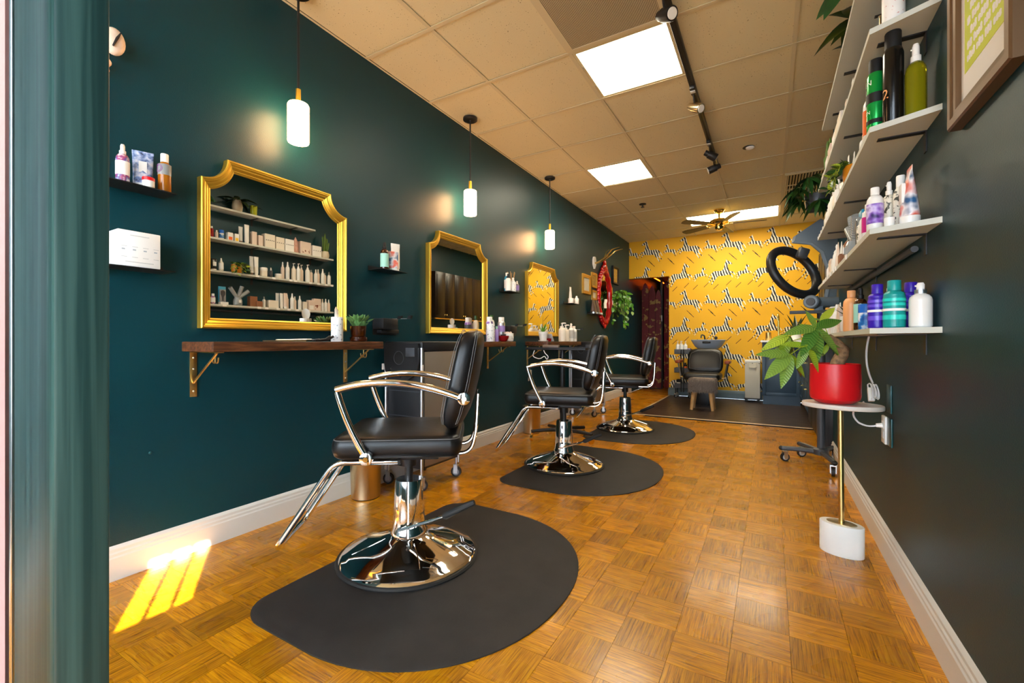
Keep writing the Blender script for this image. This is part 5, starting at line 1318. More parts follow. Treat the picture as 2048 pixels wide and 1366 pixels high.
for k, (y, x, h, kd, ds) in enumerate(((4.60, -2.03, .215, 'pump', 'first white patterned pump bottle'), (4.70, -2.03, .195, 'pump', 'second white patterned pump bottle'), (4.78, -2.12, .18, 'cap', 'short white bottle behind the others'), (4.86, -2.03, .215, 'spray', 'white spray bottle'), (4.95, -2.03, .185, 'cap', 'last white bottle'))):
    bottle((x, y, CZ), 0.040 if k < 2 else 0.034, h, kd, 'cream' if k < 2 else 'white_gloss', 'white_gloss', 'pale_grey' if k in (3, 4) else None, label=f'{ds} on the farthest wooden counter', group=g)

# ================================================================== RIGHT WALL: PICTURE, SOCKETS, CORD
t = thing('framed_poster', 'bronze framed lime poster with white lettering high on the right wall', 'picture', (XR, 1.443, 1.505))
FW, FH, FD = 0.362, 0.56, 0.030
def frame_rect(t, hw, h, w, d, mt, side=None, sgn=-1):
    """mitred frame, thickness d out of the wall (sgn along x)"""
    prof = [(0, 0.001), (0, d*0.85), (0.004, d), (w*0.55, d), (w*0.62, d*0.86), (w, d*0.80), (w, d*0.2)]
    vs, fs = [], []
    for i, (ins, o_) in enumerate(prof):
        vs += [(sgn*o_, -hw+ins, ins), (sgn*o_, hw-ins, ins), (sgn*o_, hw-ins, h-ins), (sgn*o_, -hw+ins, h-ins)]
    for i in range(len(prof)-1):
        for j in range(4): fs.append((i*4+j, i*4+(j+1) % 4, (i+1)*4+(j+1) % 4, (i+1)*4+j))
    return part('frame', MB().add(vs, fs), mt, t, ang=15)
frame_rect(t, FW/2, FH, 0.042, FD, 'frame_bronze')
ps = part('poster', MB().box(-0.012, -0.010, -FW/2+0.04, FW/2-0.04, 0.04, FH-0.04), 'paper', t)
lm = part('lime_field', MB().box(-0.0128, -0.012, -FW/2+0.066, FW/2-0.066, 0.118, FH-0.08), 'poster_lime', ps)
rs = random.Random(12); z = 0.138
while z < FH - 0.13:
    y = -0.095
    while y < 0.085:
        w = rs.uniform(0.025, 0.06); w = min(w, 0.098 - y)
        if w > 0.012:
            n = max(1, int(w/0.012))
            for k in range(n):
                y0 = y + k*w/n
                hh = 0.021*rs.choice((1, 1, .78)); part('letter', MB().prism([(y0 + w/n*p, z + hh*q) for p, q in ((.3, 0), (.72, 0), (.95, .2), (.9, .55), (.95, .85), (.7, 1), (.32, 1), (.06, .8), (.12, .5), (.05, .18))], -0.0134, -0.0128, 'x'), 'paper', lm)
        y += w + 0.008
    z += 0.030
t = thing('wall_socket', 'white power socket with a white plug on the right wall', 'socket', (XR, 2.505, 0.552))
part('plate', MB().box(-0.012, -0.0005, -0.036, 0.036, -0.06, 0.06, 0.003), 'white_gloss', t)
for z in (-0.022, 0.022): part('outlet', MB().box(-0.014, -0.012, -0.018, 0.018, z-0.015, z+0.015, 0.001), 'pale_grey', t)
t = tag(part('socket_cover', MB().box(-0.006, -0.0005, -0.038, 0.038, -0.06, 0.06, 0.002), 'teal_plate', None, loc=(XR, 2.425, 0.555)), 'teal painted cover plate beside the white socket', 'cover plate')
t = tag(part('socket_cover', MB().box(-0.006, -0.0005, -0.038, 0.038, -0.06, 0.06, 0.002), 'teal_plate', None, loc=(XR, 2.435, 0.695)), 'teal painted blank cover plate above the white socket', 'cover plate')
t = thing('switch_cord', 'white cord with inline switch hanging from the lowest shelf to the socket', 'cord', (0.40, 2.56, 0.72))
part('hanging_cord', MB().tube(bez((-0.005, 0.03, 0.243), (-0.03, 0.02, 0.12), (0.005, 0.0, 0.03), 10), 0.0045, 6), 'cord_white', t)
for k in range(5):
    a = R(20 + 22*k); L_ = 0.050 - 0.004*k; ox = 0.012*math.sin(k*2.1)
    part('cord_loop', MB().tube([(ox + 0.006*math.sin(q*0.7), -0.02 + L_*(math.cos(q)*math.cos(a)*0.9 - 0.45*math.sin(q)*math.sin(a)) - 0.012, -0.005 + L_*(math.cos(q)*math.sin(a)*0.9 + 0.45*math.sin(q)*math.cos(a))) for q in [i*math.pi/9 for i in range(18)]], 0.0026, 6, closed=True), 'cord_white', t)
part('inline_switch', MB().box(-0.012, 0.012, -0.010, 0.010, -0.032, 0.032, 0.004).xf(Matrix.Translation((-0.005, -0.02, -0.02)) @ Matrix.Rotation(R(-25), 4, 'X')), 'white_gloss', t)
part('lower_cord', MB().tube(bez((-0.03, -0.02, -0.055), (-0.10, -0.05, -0.10), (-0.055, -0.055, -0.145), 8) + bez((-0.05, -0.056, -0.148), (-0.02, -0.056, -0.165), (0.012, -0.056, -0.152), 5), 0.004, 6), 'cord_white', t)
part('plug', MB().cyl((0.006, -0.056, -0.152), (0.0285, -0.056, -0.150), 0.008, 10, 0.011), 'white_gloss', t)

# ================================================================== SIDE TABLE AND MONEY TREE
TA = R(-18)
t = thing('side_table', 'small white oval side table on a brass pole by the right wall', 'table', (0.275, 2.43, 0))
bs = part('marble_base', MB().lathe([(0.97, 0), (1.0, 0.003), (1.0, 0.131), (0.985, 0.134), (0.0001, 0.134)], 44, sx=0.082, sy=0.052, rot=TA), 'marble', t)
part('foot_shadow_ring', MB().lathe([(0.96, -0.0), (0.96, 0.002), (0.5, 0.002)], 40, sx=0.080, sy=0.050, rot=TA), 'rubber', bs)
part('brass_disc', MB().lathe([(1.0, 0.134), (1.0, 0.137), (0.0001, 0.138)], 36, sx=0.056, sy=0.033, rot=TA), 'champagne', t)
part('pole', MB().cyl((0, 0, 0.137), (-0.004, 0, 0.646), 0.0105, 20), 'brass', t)
part('table_top', MB().lathe([(0.96, 0.646), (0.99, 0.648), (1.0, 0.652), (1.0, 0.662), (0.985, 0.666), (0.0001, 0.666)], 56, sx=0.150, sy=0.112, rot=TA), 'top_wood', t)
t = thing('money_tree', 'money tree with leaf fans in a red pot on the side table', 'plant', (0.25, 2.42, 0.6665))
part('pot', MB().lathe([(0.055, 0), (0.072, 0.006), (0.090, 0.020), (0.094, 0.034), (0.0945, 0.10), (0.092, 0.174), (0.089, 0.176), (0.087, 0.168), (0.087, 0.03), (0.001, 0.02)], 48), 'red_pot', t)
part('soil', MB().lathe([(0.086, 0.148), (0.086, 0.156), (0.0001, 0.16)], 24), 'soil', t)
r_ = Vector((0.863, 0.505, 0)); f_ = Vector((-0.505, 0.863, 0)); u_ = Vector((0, 0, 1))
def V(a, b2, c2=0.0): return r_*a + u_*b2 + f_*c2
part('trunk', MB().tube([V(0.012, 0.145), V(0.014, 0.185), V(0.034, 0.215, .004), V(0.036, 0.232, .004), V(0.006, 0.262), V(-0.022, 0.285), V(-0.03, 0.30)], [0.034, 0.026, 0.026, 0.028, 0.024, 0.019, 0.012], 14), 'bark', t)
big = leaf_mesh('leaf', 0.128, 0.043, 'leaf_money', 0.22, 0.10, 10); bigl = leaf_mesh('leaf', 0.128, 0.041, 'leaf_light', 0.22, 0.10, 10)
def whorl(c0, start, leaves):
    part('petiole', MB().tube(bez(start, (Vector(start)+Vector(c0))/2 + V(0, 0.02), c0, 6), 0.0022, 6), 'leaf_light', t)
    for (a, b2, dp, sc, lt) in leaves:
        d = V(a, b2, dp)
        put_leaf(bigl if lt else big, t, c0, d, 0, sc*1.16, nrm=-f_*0.8 + u_*0.62 + r_*0.15*a)
top = V(-0.03, 0.30)
whorl(V(-0.107, 0.335, -0.03), top, [(-1, -0.16, -0.1, 1.0, 0), (-0.62, -0.78, -0.35, 1.1, 0), (-0.08, -1, -0.25, 1.12, 0), (0.58, -0.72, -0.2, 1.02, 0), (1, 0.30, 0.1, 0.95, 0), (-0.12, 0.75, 0.35, 0.62, 0)])
whorl(V(-0.225, 0.215, -0.04), top, [(-1, 0.06, 0.0, 0.98, 0), (-0.80, -0.62, -0.2, 1.1, 0), (-0.38, -0.95, -0.25, 1.05, 0), (0.40, -0.6, -0.1, 0.78, 1), (0.62, -0.75, 0.2, 0.9, 0), (0.1, -0.7, 0.5, 0.7, 0)])
whorl(V(-0.175, 0.30, 0.05), top, [(-0.9, -0.45, 0.0, 0.95, 1), (-0.35, -0.95, -0.1, 0.95, 1), (0.4, -0.9, 0.3, 0.8, 0), (0.2, 0.1, 1, 0.6, 0)])
whorl(V(-0.015, 0.31, 0.09), top, [(1, -0.22, 0.0, 0.62, 0), (0.35, 0.75, 0.2, 0.5, 0), (-0.15, -1, -0.2, 0.68, 1), (-0.85, -0.35, 0.0, 0.55, 1), (0.55, -0.75, 0.2, 0.55, 1), (-0.75, 0.6, 0.3, 0.6, 1)])
whorl(V(-0.14, 0.27, 0.10), top, [(0.1, -1, 0.2, 0.8, 1), (-0.6, -0.7, 0.4, 0.8, 0), (0.7, -0.6, 0.5, 0.8, 1), (0.3, 0.2, 1, 0.6, 0)])
whorl(V(0.005, 0.37, 0.10), top, [(0.75, 0.62, 0.1, 0.72, 1), (-0.2, 0.3, 0.9, 0.5, 0)])
whorl(V(-0.165, 0.255, -0.06), top, [(-0.45, -0.9, -0.1, 0.75, 0), (0.45, -0.95, -0.1, 0.85, 1), (0.9, -0.35, 0.1, 0.7, 0), (-0.9, 0.1, 0.2, 0.7, 1)])
whorl(V(-0.045, 0.262, -0.02), top, [(0.5, -0.7, -0.3, 0.42, 0), (-0.5, -0.8, -0.2, 0.42, 1), (0.9, -0.2, -0.1, 0.38, 0)])

# ================================================================== RING HAIR PROCESSOR ON STAND
t = thing('ring_hair_dryer', 'grey ring shaped hair processor on a wheeled stand by the shelves', 'hair dryer', (0.335, 4.06, 0))
part('post', MB().cyl((0, 0, 0.11), (0, 0, 1.20), 0.026, 20), 'dark_grey', t)
part('hub', MB().lathe([(0.05, 0.085), (0.05, 0.125), (0.03, 0.135), (0.001, 0.135)], 20), 'dark_grey', t)
for k, (dx, dy) in enumerate(((-0.25, 0.02), (0.05, -0.30), (0.09, 0.22), (-0.12, 0.26), (-0.16, -0.2))):
    if k == 4: continue
    d = Vector((dx, dy, 0))
    lg = part('leg', MB().tube([d*0.08 + Vector((0, 0, 0.105)), d*0.6 + Vector((0, 0, 0.105)), d*1.02 + Vector((0, 0, 0.10))], [0.021, 0.018, 0.017], 10), 'dark_grey', t)
    part('leg_cap', MB().sphere(tuple(d*1.03 + Vector((0, 0, 0.10))), 0.018, 10, 8), 'rubber', lg)
    caster(lg, d.x*0.93, d.y*0.93, 0.0, 0.032, 'pale_grey', 'silver', 0.5 + k)
    part('caster_stem', MB().cyl((d.x*0.93, d.y*0.93, 0.075), (d.x*0.93, d.y*0.93, 0.095), 0.007, 8), 'silver', lg)
# ring: torus facing the room, slightly turned
RC = Vector((-0.175, -0.02, 1.475)); nrm = Vector((0.62, -0.72, 0.30)).normalized()
e1 = Vector((0.55, 0.25, -0.55)); e1 = (e1 - nrm*e1.dot(nrm)).normalized(); e2 = nrm.cross(e1)
ring_pts = [RC + e1*0.205*math.cos(2*math.pi*k/48) + e2*0.165*math.sin(2*math.pi*k/48) for k in range(48)]
rg = part('ring', MB().tube(ring_pts, 0.033, 16, closed=True), 'black_plastic', t, ang=80)
vn = MB()
for k in range(48):
    p = ring_pts[k]; inn = (RC - p).normalized(); vn.cyl(p + inn*0.026 - nrm*0.016, p + inn*0.026 + nrm*0.016, 0.0022, 5)
part('vent_slots', vn, 'dark_grey', rg)
part('pivot_knob', MB().tube([(-0.075, -0.125, 1.235), (-0.072, -0.115, 1.235), (-0.05, -0.045, 1.235), (-0.045, -0.03, 1.235)], [0.042, 0.050, 0.050, 0.044], 22).tube([(-0.03, -0.03, 1.235), (0.10, 0.03, 1.235)], [0.040, 0.040], 18), 'hood_grey', t)
part('knob_face', MB().tube([(-0.0752, -0.1255, 1.235), (-0.0765, -0.1295, 1.235)], [0.030, 0.029], 18), 'dark_grey', t)
part('neck', MB().box(-0.045, 0.01, -0.045, 0.01, 1.165, 1.215, 0.004), 'hood_grey', t)
# curved carrying arm from the pivot up behind the ring to its top
arm_c = [Vector((0.03, 0.03, 1.24)), Vector((0.05, 0.04, 1.36)), Vector((0.045, 0.03, 1.50)), Vector((0.01, 0.02, 1.62)), Vector((-0.06, 0.0, 1.69)), Vector((-0.18, -0.02, 1.71))]
arm_o = [Vector((0.085, 0.05, 1.24)), Vector((0.10, 0.07, 1.38)), Vector((0.11, 0.07, 1.60)), Vector((0.09, 0.06, 1.80)), Vector((-0.01, 0.03, 1.87)), Vector((-0.17, -0.01, 1.755))]
vs, fs = [], []
for a, b2 in zip(arm_c, arm_o):
    for nn in (-0.016, 0.016): vs += [a + nrm*nn, b2 + nrm*nn]
for i in range(len(arm_c)-1):
    q = i*4
    fs += [(q, q+1, q+5, q+4), (q+2, q+6, q+7, q+3), (q, q+4, q+6, q+2), (q+1, q+3, q+7, q+5)]
fs += [(0, 2, 3, 1), (len(vs)-4, len(vs)-3, len(vs)-1, len(vs)-2)]
am = part('carrying_arm', MB().add(vs, fs), 'hood_grey', t, ang=50)
part('arm_ridge', MB().tube(arm_c, [0.018, 0.018, 0.018, 0.017, 0.015, 0.012], 10), 'hood_grey', am)
part('ring_mount', MB().box(-0.035, 0.035, -0.03, 0.03, -0.05, 0.03, 0.012), 'dark_grey', t, loc=(-0.115, -0.03, 1.625), rot=(0.2, 0.3, 0.4))
tr_ = part('tool_tray', MB().box(-0.20, 0.04, -0.10, 0.06, 1.155, 1.165, 0.003), 'black_metal', t)
part('tray_edge', MB().box(-0.205, 0.045, -0.105, -0.10, 1.15, 1.172), 'black_metal', tr_)

# hanging split leaf plant
t = thing('hanging_plant', 'large plant with split dark leaves on a wall bracket beyond the shelves', 'plant', (0.31, 4.02, 1.92))
pot_part(t, [(0.05, 0), (0.07, 0.01), (0.085, 0.12), (0.08, 0.12), (0.075, 0.10)], 'dark_grey', 0.077, 0.10)
part('wall_bracket', MB().box(-0.06, 0.1325, -0.012, 0.012, -0.008, 0.0).box(0.1285, 0.1325, -0.012, 0.012, -0.10, -0.008), 'black_metal', t)
lf = leaf_mesh('leaf', 0.17, 0.035, 'leaf_deep', 0.2, 0.45, 6); lf2 = leaf_mesh('leaf', 0.17, 0.035, 'leaf_dark', 0.2, 0.45, 6)
rs = random.Random(21)
for st, (ax_, az, ay_) in enumerate(((-0.9, 0.45, -0.1), (-0.6, 0.9, -0.3), (-0.75, 0.1, 0.2), (-0.2, 1.1, -0.3), (-0.9, -0.25, -0.2), (0.2, 0.9, -0.5), (-0.5, 0.6, 0.6), (-0.35, -0.3, -0.7))):
    end = r_*ax_*0.17 + u_*(0.10 + az*0.15) + f_*ay_*0.15
    part('stalk', MB().tube(bez((0, 0, 0.10), tuple(end*0.5 + u_*0.06), tuple(end), 6), 0.003, 5), 'leaf_dark', t)
    for q in range(9):
        a = R(-80 + 20*q); dv = (r_*ax_ + f_*ay_ - u_*0.35).normalized(); sdv = dv.cross(u_).normalized()
        put_leaf(lf if rs.random() < 0.6 else lf2, t, end, dv*math.cos(a) + sdv*math.sin(a) - u_*rs.uniform(0, 0.5), rs.uniform(-.4, .4), rs.uniform(0.75, 1.1))

# ================================================================== BLACK LOW CABINET IN THE SIDE BAY, DARK WALL CABINETS (seen in the middle mirror)
t = thing('low_cabinet', 'low black wood cabinet behind the ring hair dryer stand', 'cabinet', (0.385, 4.41, 0))
part('body', MB().box(0, 0.55, 0, 1.45, 0.06, 0.88, 0.003), 'black_wood', t)
part('plinth', MB().box(0.03, 0.55, 0.01, 1.44, 0, 0.06), 'rubber', t)
for k in range(3):
    y0 = 0.01 + k*0.478
    d = part('door', MB().box(-0.018, 0.0, y0, y0+0.472, 0.08, 0.87, 0.002), 'black_wood', t)
    part('knob', MB().sphere((-0.030, y0+0.43, 0.78), 0.013, 10, 8), 'brass_bright', d)
for k in range(3):
    y0 = 5.98 + k*0.56
    t = thing('wall_cabinet', ('nearest', 'middle', 'farthest')[k] + ' dark brown wall cabinet with brass knobs, reflected in the middle mirror', 'cabinet', (0.62, y0, 1.36), 0, 'dark brown wall cabinets')
    part('body', MB().box(0, 0.325, 0, 0.556, 0, 0.82, 0.002), 'cabinet_dark', t)
    part('light_rail', MB().box(-0.015, 0.01, 0, 0.556, -0.02, 0.0), 'brass', t)
    for q in range(2):
        d = part('door', MB().box(-0.018, 0, q*0.278+0.002, q*0.278+0.276, 0.005, 0.815, 0.002), 'cabinet_dark', t)
        part('door_panel', MB().box(-0.024, -0.018, q*0.278+0.045, q*0.278+0.233, 0.05, 0.77, 0.004), 'cabinet_dark', d)
        part('knob', MB().sphere((-0.032, 0.278 + (-0.03 if q == 0 else 0.03), 0.06), 0.014, 10, 8), 'brass_bright', d)

# ================================================================== BLUE WASH AREA CABINETS
def shaker(t, name, a0, a1, z0, z1, face, off, handle=None, hz=None):
    """front on plane; face 'y': looks to -y, coords a = x ; face 'x': looks to -x, coords a = y"""
    def B(a, b2, zz0, zz1, d0, d1, bev=0.001):
        m_ = MB()
        return m_.box(a, b2, off-d1, off-d0, zz0, zz1, bev) if face == 'y' else m_.box(off-d1, off-d0, a, b2, zz0, zz1, bev)
    g = 0.0015; w = 0.05 if z1-z0 > 0.25 else 0.03
    d = part(name, B(a0+g, a1-g, z0+g, z1-g, 0, 0.010), 'cabinet_blue', t)
    for q in ((a0+g, a0+w, z0+g, z1-g), (a1-w, a1-g, z0+g, z1-g), (a0+w, a1-w, z0+g, z0+w), (a0+w, a1-w, z1-w, z1-g)):
        part('rail', B(*q, 0.010, 0.018), 'cabinet_blue', d)
    am_ = (a0+a1)/2
    if handle == 'h':
        hz = hz or (z0+z1)/2
        P = lambda a, dz, dd: ((a, off-dd, dz) if face == 'y' else (off-dd, a, dz))
        part('handle', MB().cyl(P(am_-0.055, hz, 0.042), P(am_+0.055, hz, 0.042), 0.005, 8).cyl(P(am_-0.04, hz, 0.016), P(am_-0.04, hz, 0.042), 0.004, 6).cyl(P(am_+0.04, hz, 0.016), P(am_+0.04, hz, 0.042), 0.004, 6), 'brass_bright', d)
    return d
t = thing('base_cabinet', 'blue shaker base cabinet against the yellow wallpaper right of the hamper', 'cabinet', (0, 0, 0))
part('body', MB().box(-0.10, 0.385, 7.64, 8.085, 0.125, 0.93), 'cabinet_blue', t)
part('plinth', MB().box(-0.09, 0.385, 7.645, 8.085, 0, 0.125), 'cabinet_blue', t)
shaker(t, 'drawer', -0.10, 0.385, 0.76, 0.925, 'y', 7.64)
shaker(t, 'door', -0.10, 0.385, 0.13, 0.755, 'y', 7.64, 'h', 0.70)
for k, (y0, y1) in enumerate(((5.98, 6.53), (6.53, 7.08), (7.08, 7.62))):
    t = thing('drawer_cabinet', ('nearest', 'middle', 'farthest')[k] + ' blue drawer cabinet along the right side with brass handles', 'cabinet', (0, 0, 0), 0, 'blue cabinets along the right side')
    part('body', MB().box(0.39, 0.945, y0, y1-0.002, 0.125, 0.93), 'cabinet_blue', t)
    part('plinth', MB().box(0.43, 0.945, y0, y1-0.002, 0, 0.125), 'cabinet_blue', t)
    for z0, z1 in ((0.76, 0.925), (0.45, 0.755), (0.13, 0.445)):
        shaker(t, 'drawer', y0, y1-0.002, z0, z1, 'x', 0.39, 'h', z1-0.07)
t = thing('white_worktop', 'white worktop running over the blue cabinets', 'worktop', (0, 0, 0.931))
part('slab', MB().prism([(-0.12, 7.60), (0.365, 7.60), (0.365, 5.96), (0.945, 5.96), (0.945, 8.085), (-0.12, 8.085)], 0, 0.026), 'white_gloss', t)
part('edge_line', MB().box(-0.119, 0.366, 7.601, 7.604, -0.001, 0.0), 'pale_grey', t)
WZ = 0.9575
t = thing('brass_faucet', 'tall brass faucet on the white worktop before the yellow wallpaper', 'faucet', (0.115, 7.93, WZ))
part('base_ring', MB().lathe([(0.03, 0), (0.03, 0.01), (0.02, 0.014), (0.001, 0.014)], 18), 'brass_bright', t)
part('spout', MB().tube(rpath([(0, 0, 0.01), (0, 0, 0.40), (-0.01, -0.13, 0.40), (-0.01, -0.13, 0.30)], 0.06), 0.014, 12), 'brass_bright', t)
part('lever', MB().cyl((0, 0, 0.10), (0.07, 0, 0.13), 0.007, 8), 'brass_bright', t)
t = thing('soap_dispenser', 'brass soap dispenser standing left of the tall faucet', 'dispenser', (-0.02, 7.90, WZ))
part('body', MB().lathe([(0.038, 0), (0.04, 0.005), (0.04, 0.12), (0.03, 0.128), (0.012, 0.13), (0.001, 0.13)], 20), 'brass', t)
part('pump', MB().tube(rpath([(0, 0, 0.13), (0, 0, 0.195), (-0.045, -0.01, 0.195)], 0.012), 0.007, 8), 'brass_bright', t)
t = thing('spiky_plant', 'dark spiky leaved plant on the white worktop behind the money tree', 'plant', (0.34, 7.86, WZ))
pot_part(t, [(0.05, 0), (0.06, 0.005), (0.068, 0.11), (0.063, 0.11), (0.06, 0.1)], 'white_gloss', 0.061, 0.10)
lv_ = leaf_mesh('leaf', 0.34, 0.05, 'leaf_deep', 0.5, 0.06)
for k in range(9):
    a = R(40*k + 15); put_leaf(lv_, t, (0, 0, 0.10), (math.cos(a)*0.75, math.sin(a)*0.75, 1.0 + 0.35*(k % 3)), 0, 0.7 + 0.13*(k % 3))
for k, (x, y, ds, bd, cp, h) in enumerate(((0.43, 4.52, 'dark bottle with silver band', 'dark_bottle', 'silver', .20), (0.50, 4.56, 'clear topped dark bottle', 'dark_bottle', 'clear_grey', .19), (0.42, 4.66, 'small dark bottle', 'dark_bottle', 'ink_black', .15))):
    bottle((x, y, 0.8805), 0.032, h, 'pump', bd, cp, 'silver' if k == 0 else None, (0.3, 0.45), f'{ds} on the low black cabinet behind the red pot', group='dark bottles on the low cabinet')

# ================================================================== SHAMPOO STATION
t = thing('shampoo_chair', 'black shampoo chair with orange wooden arms before the grey basin', 'chair', (-0.862, 7.13, 0))
cu, _ = cushion(0.50, 0.50, 0.10, 0.04, 0.01)
part('seat', cu, 'leather', t, loc=(0, -0.02, 0.375), ang=60)
vs, fs = [], []; N_ = 32
hs = [0, 0.03, 0.08, 0.16, 0.25, 0.31, 0.345, 0.36]; hw = [0.20, 0.235, 0.252, 0.255, 0.25, 0.232, 0.19, 0.12]; th = [0.05, 0.09, 0.11, 0.11, 0.10, 0.085, 0.06, 0.03]
for h, w, d in zip(hs, hw, th):
    for k in range(N_):
        a = 2*math.pi*k/N_; vs.append((w*math.copysign(abs(math.cos(a))**0.45, math.cos(a)), d/2*math.copysign(abs(math.sin(a))**0.55, math.sin(a)) + 0.35*h, h))
for i in range(len(hs)-1):
    for j in range(N_): fs.append((i*N_+j, i*N_+(j+1) % N_, (i+1)*N_+(j+1) % N_, (i+1)*N_+j))
fs += [tuple(range(N_-1, -1, -1)), tuple((len(hs)-1)*N_+j for j in range(N_))]
bk = part('backrest', MB().add(vs, fs), 'leather', t, loc=(0, 0.20, 0.47), ang=60)
part('piping', MB().tube([(x*0.9, -0.052 + 0.35*z, z) for x, z in ((-0.24, 0.06), (-0.245, 0.2), (-0.22, 0.29), (-0.12, 0.33), (0.12, 0.33), (0.22, 0.29), (0.245, 0.2), (0.24, 0.06), (0.12, 0.035), (-0.12, 0.035))], 0.003, 5, closed=True), 'stitch', bk)
for sx in (-1, 1):
    ar = part('armrest', MB().box(sx*0.335-0.035, sx*0.335+0.035, -0.16, 0.18, 0.615, 0.66, 0.012), 'orange_wood', t)
    for yy in (-0.10, 0.10): part('arm_post', MB().tube([(sx*0.335, yy, 0.62), (sx*0.30, yy*0.8, 0.42)], 0.011, 8), 'steel' if yy < 0 else 'black_metal', ar)
    part('arm_bar', MB().tube([(sx*0.31, -0.10, 0.41), (sx*0.2, -0.10, 0.39)], 0.010, 8), 'chrome', ar)
part('pedestal', MB().box(-0.14, 0.14, -0.05, 0.35, 0.0, 0.375, 0.01), 'black_plastic', t)
t = thing('shampoo_basin', 'grey shampoo basin with dark neck cutout behind the black chair', 'basin', (-0.865, 7.80, 0))
part('column', MB().box(-0.10, 0.10, 0.02, 0.20, 0.0, 0.80, 0.01), 'black_plastic', t)
part('bowl', MB().lathe([(0.06, 0.79), (0.12, 0.80), (0.20, 0.86), (0.245, 0.935), (0.262, 0.965), (0.255, 0.97), (0.235, 0.955), (0.19, 0.88), (0.11, 0.825), (0.001, 0.82)], 40, sy=0.92), 'bowl_grey', t)
part('neck_rest', MB().lathe([(0.001, 0.0), (0.06, 0.005), (0.062, 0.03), (0.05, 0.04), (0.001, 0.04)], 20, (0, -0.222, 0.905), 1.0, 0.45), 'rubber', t)
part('spray_hose', MB().tube(rpath([(-0.06, 0.14, 0.95), (-0.07, 0.10, 1.04), (-0.10, -0.02, 1.05), (-0.10, -0.05, 1.0)], 0.03), 0.012, 10), 'black_metal', t)
part('tap_lever', MB().sphere((0.10, 0.14, 1.0), 0.028, 10, 8).cyl((0.10, 0.14, 0.95), (0.10, 0.14, 1.0), 0.015, 10), 'black_metal', t)

t = thing('fur_stool', 'grey fur covered stool on round wooden legs before the shampoo chair', 'stool', (-0.80, 6.60, 0))
part('seat_core', MB().box(-0.165, 0.165, -0.13, 0.13, 0.245, 0.435, 0.045, 4), 'fur', t, ang=60)
hair = MB(); rs = random.Random(9)
for k in range(6500):
    fc = rs.random()
    if fc < 0.33: p = (rs.uniform(-.165, .165), -0.13, rs.uniform(.25, .43)); n_ = (0, -1, 0)
    elif fc < 0.66: p = (rs.choice((-1, 1))*.165, rs.uniform(-.13, .13), rs.uniform(.25, .43)); n_ = (math.copysign(1, p[0]), 0, 0)
    else: p = (rs.uniform(-.165, .165), rs.uniform(-.13, .13), .435); n_ = (rs.uniform(-.6, .6), rs.uniform(-.6, .6), 0.6)
    p = Vector(p); q = p + Vector(n_)*rs.uniform(.008, .02) + Vector((rs.uniform(-.012, .012), rs.uniform(-.012, .012), -rs.uniform(.012, .035)))
    sd = Vector((rs.uniform(-1, 1), rs.uniform(-1, 1), 0)).normalized()*0.0022
    hair.add([p - sd, p + sd, q], [(0, 1, 2)])
o = part('fur_cover', hair, 'fur', t, smooth=False); o['kind'] = 'stuff'
for sx in (-1, 1):
    for sy in (-1, 1):
        part('leg', MB().tube([(sx*0.135, sy*0.10, 0.0), (sx*0.105, sy*0.075, 0.26)], [0.020, 0.030], 14), 'leg_wood', t)

t = thing('laundry_hamper', 'beige canvas laundry hamper on black wheels by the blue cabinet', 'hamper', (-0.232, 7.90, 0))
part('bag', MB().box(-0.104, 0.104, -0.12, 0.12, 0.06, 0.625, 0.008), 'canvas', t)
part('top_hem', MB().box(-0.106, 0.106, -0.122, 0.122, 0.612, 0.65, 0.006), 'white_matte', t)
part('handle_strap', MB().tube(rpath([(-0.05, -0.123, 0.60), (-0.05, -0.128, 0.535), (0.05, -0.128, 0.535), (0.05, -0.123, 0.60)], 0.02), 0.006, 6), 'canvas', t)
for x in (-0.09, 0, 0.09): part('rivet', MB().sphere((x, -0.122, 0.602), 0.006, 8, 6), 'black_metal', t)
part('wheel_base', MB().box(-0.115, 0.10, -0.13, 0.12, 0.035, 0.06, 0.004), 'black_plastic', t)
for x in (-0.09, 0.08):
    for y in (-0.11, 0.10): part('wheel', MB().cyl((x, y-0.012, 0.02), (x, y+0.012, 0.02), 0.02, 12), 'rubber', t)

t = thing('utility_cart', 'dark three tier utility cart left of the shampoo chair', 'cart', (-1.255, 7.86, 0))
for z in (0.16, 0.42, 0.73):
    tr2 = part('tier', MB().box(-0.13, 0.13, -0.10, 0.10, z, z+0.006), 'dark_grey', t)
    part('tier_rim', MB().box(-0.13, 0.13, -0.10, -0.094, z, z+0.08).box(-0.13, 0.13, 0.094, 0.10, z, z+0.08).box(-0.13, -0.124, -0.094, 0.094, z, z+0.08).box(0.124, 0.13, -0.094, 0.094, z, z+0.08), 'dark_grey', tr2)
for x in (-0.02, 0.02): part('upright', MB().cyl((x, -0.104, 0.10), (x, -0.104, 0.81), 0.010, 8), 'black_metal', t)
for x in (-0.11, 0.11):
    for y in (-0.09, 0.09):
        caster(t, x, y, 0, 0.026, 'silver', 'silver', 0.8)
        part('caster_stem', MB().cyl((x, y, 0.065), (x, y, 0.165), 0.008, 8), 'black_metal', t)
for k, (x, y) in enumerate(((-0.085, -0.03), (-0.02, -0.05), (0.042, -0.05), (-0.05, 0.045))):
    bottle((-1.255+x, 7.86+y, 0.7363), 0.030, 0.215, 'pump', 'white_gloss', 'cream', None, label=f'white pump bottle on the utility cart, {ORD[k]} from the left', group='pump bottles on the utility cart', rz=-1.0)
carton((-1.255+0.09, 7.86, 0.7363), 0.10, 0.05, 0.09, 'print_violet', None, 'violet printed box beside pump bottles on the utility cart')
bottle((-1.32, 7.83, 0.1663), 0.035, 0.14, 'jar', 'leafy_white', 'ink_black', None, label='striped jar on the bottom tier of the utility cart', cat='jar', name='product_jar')
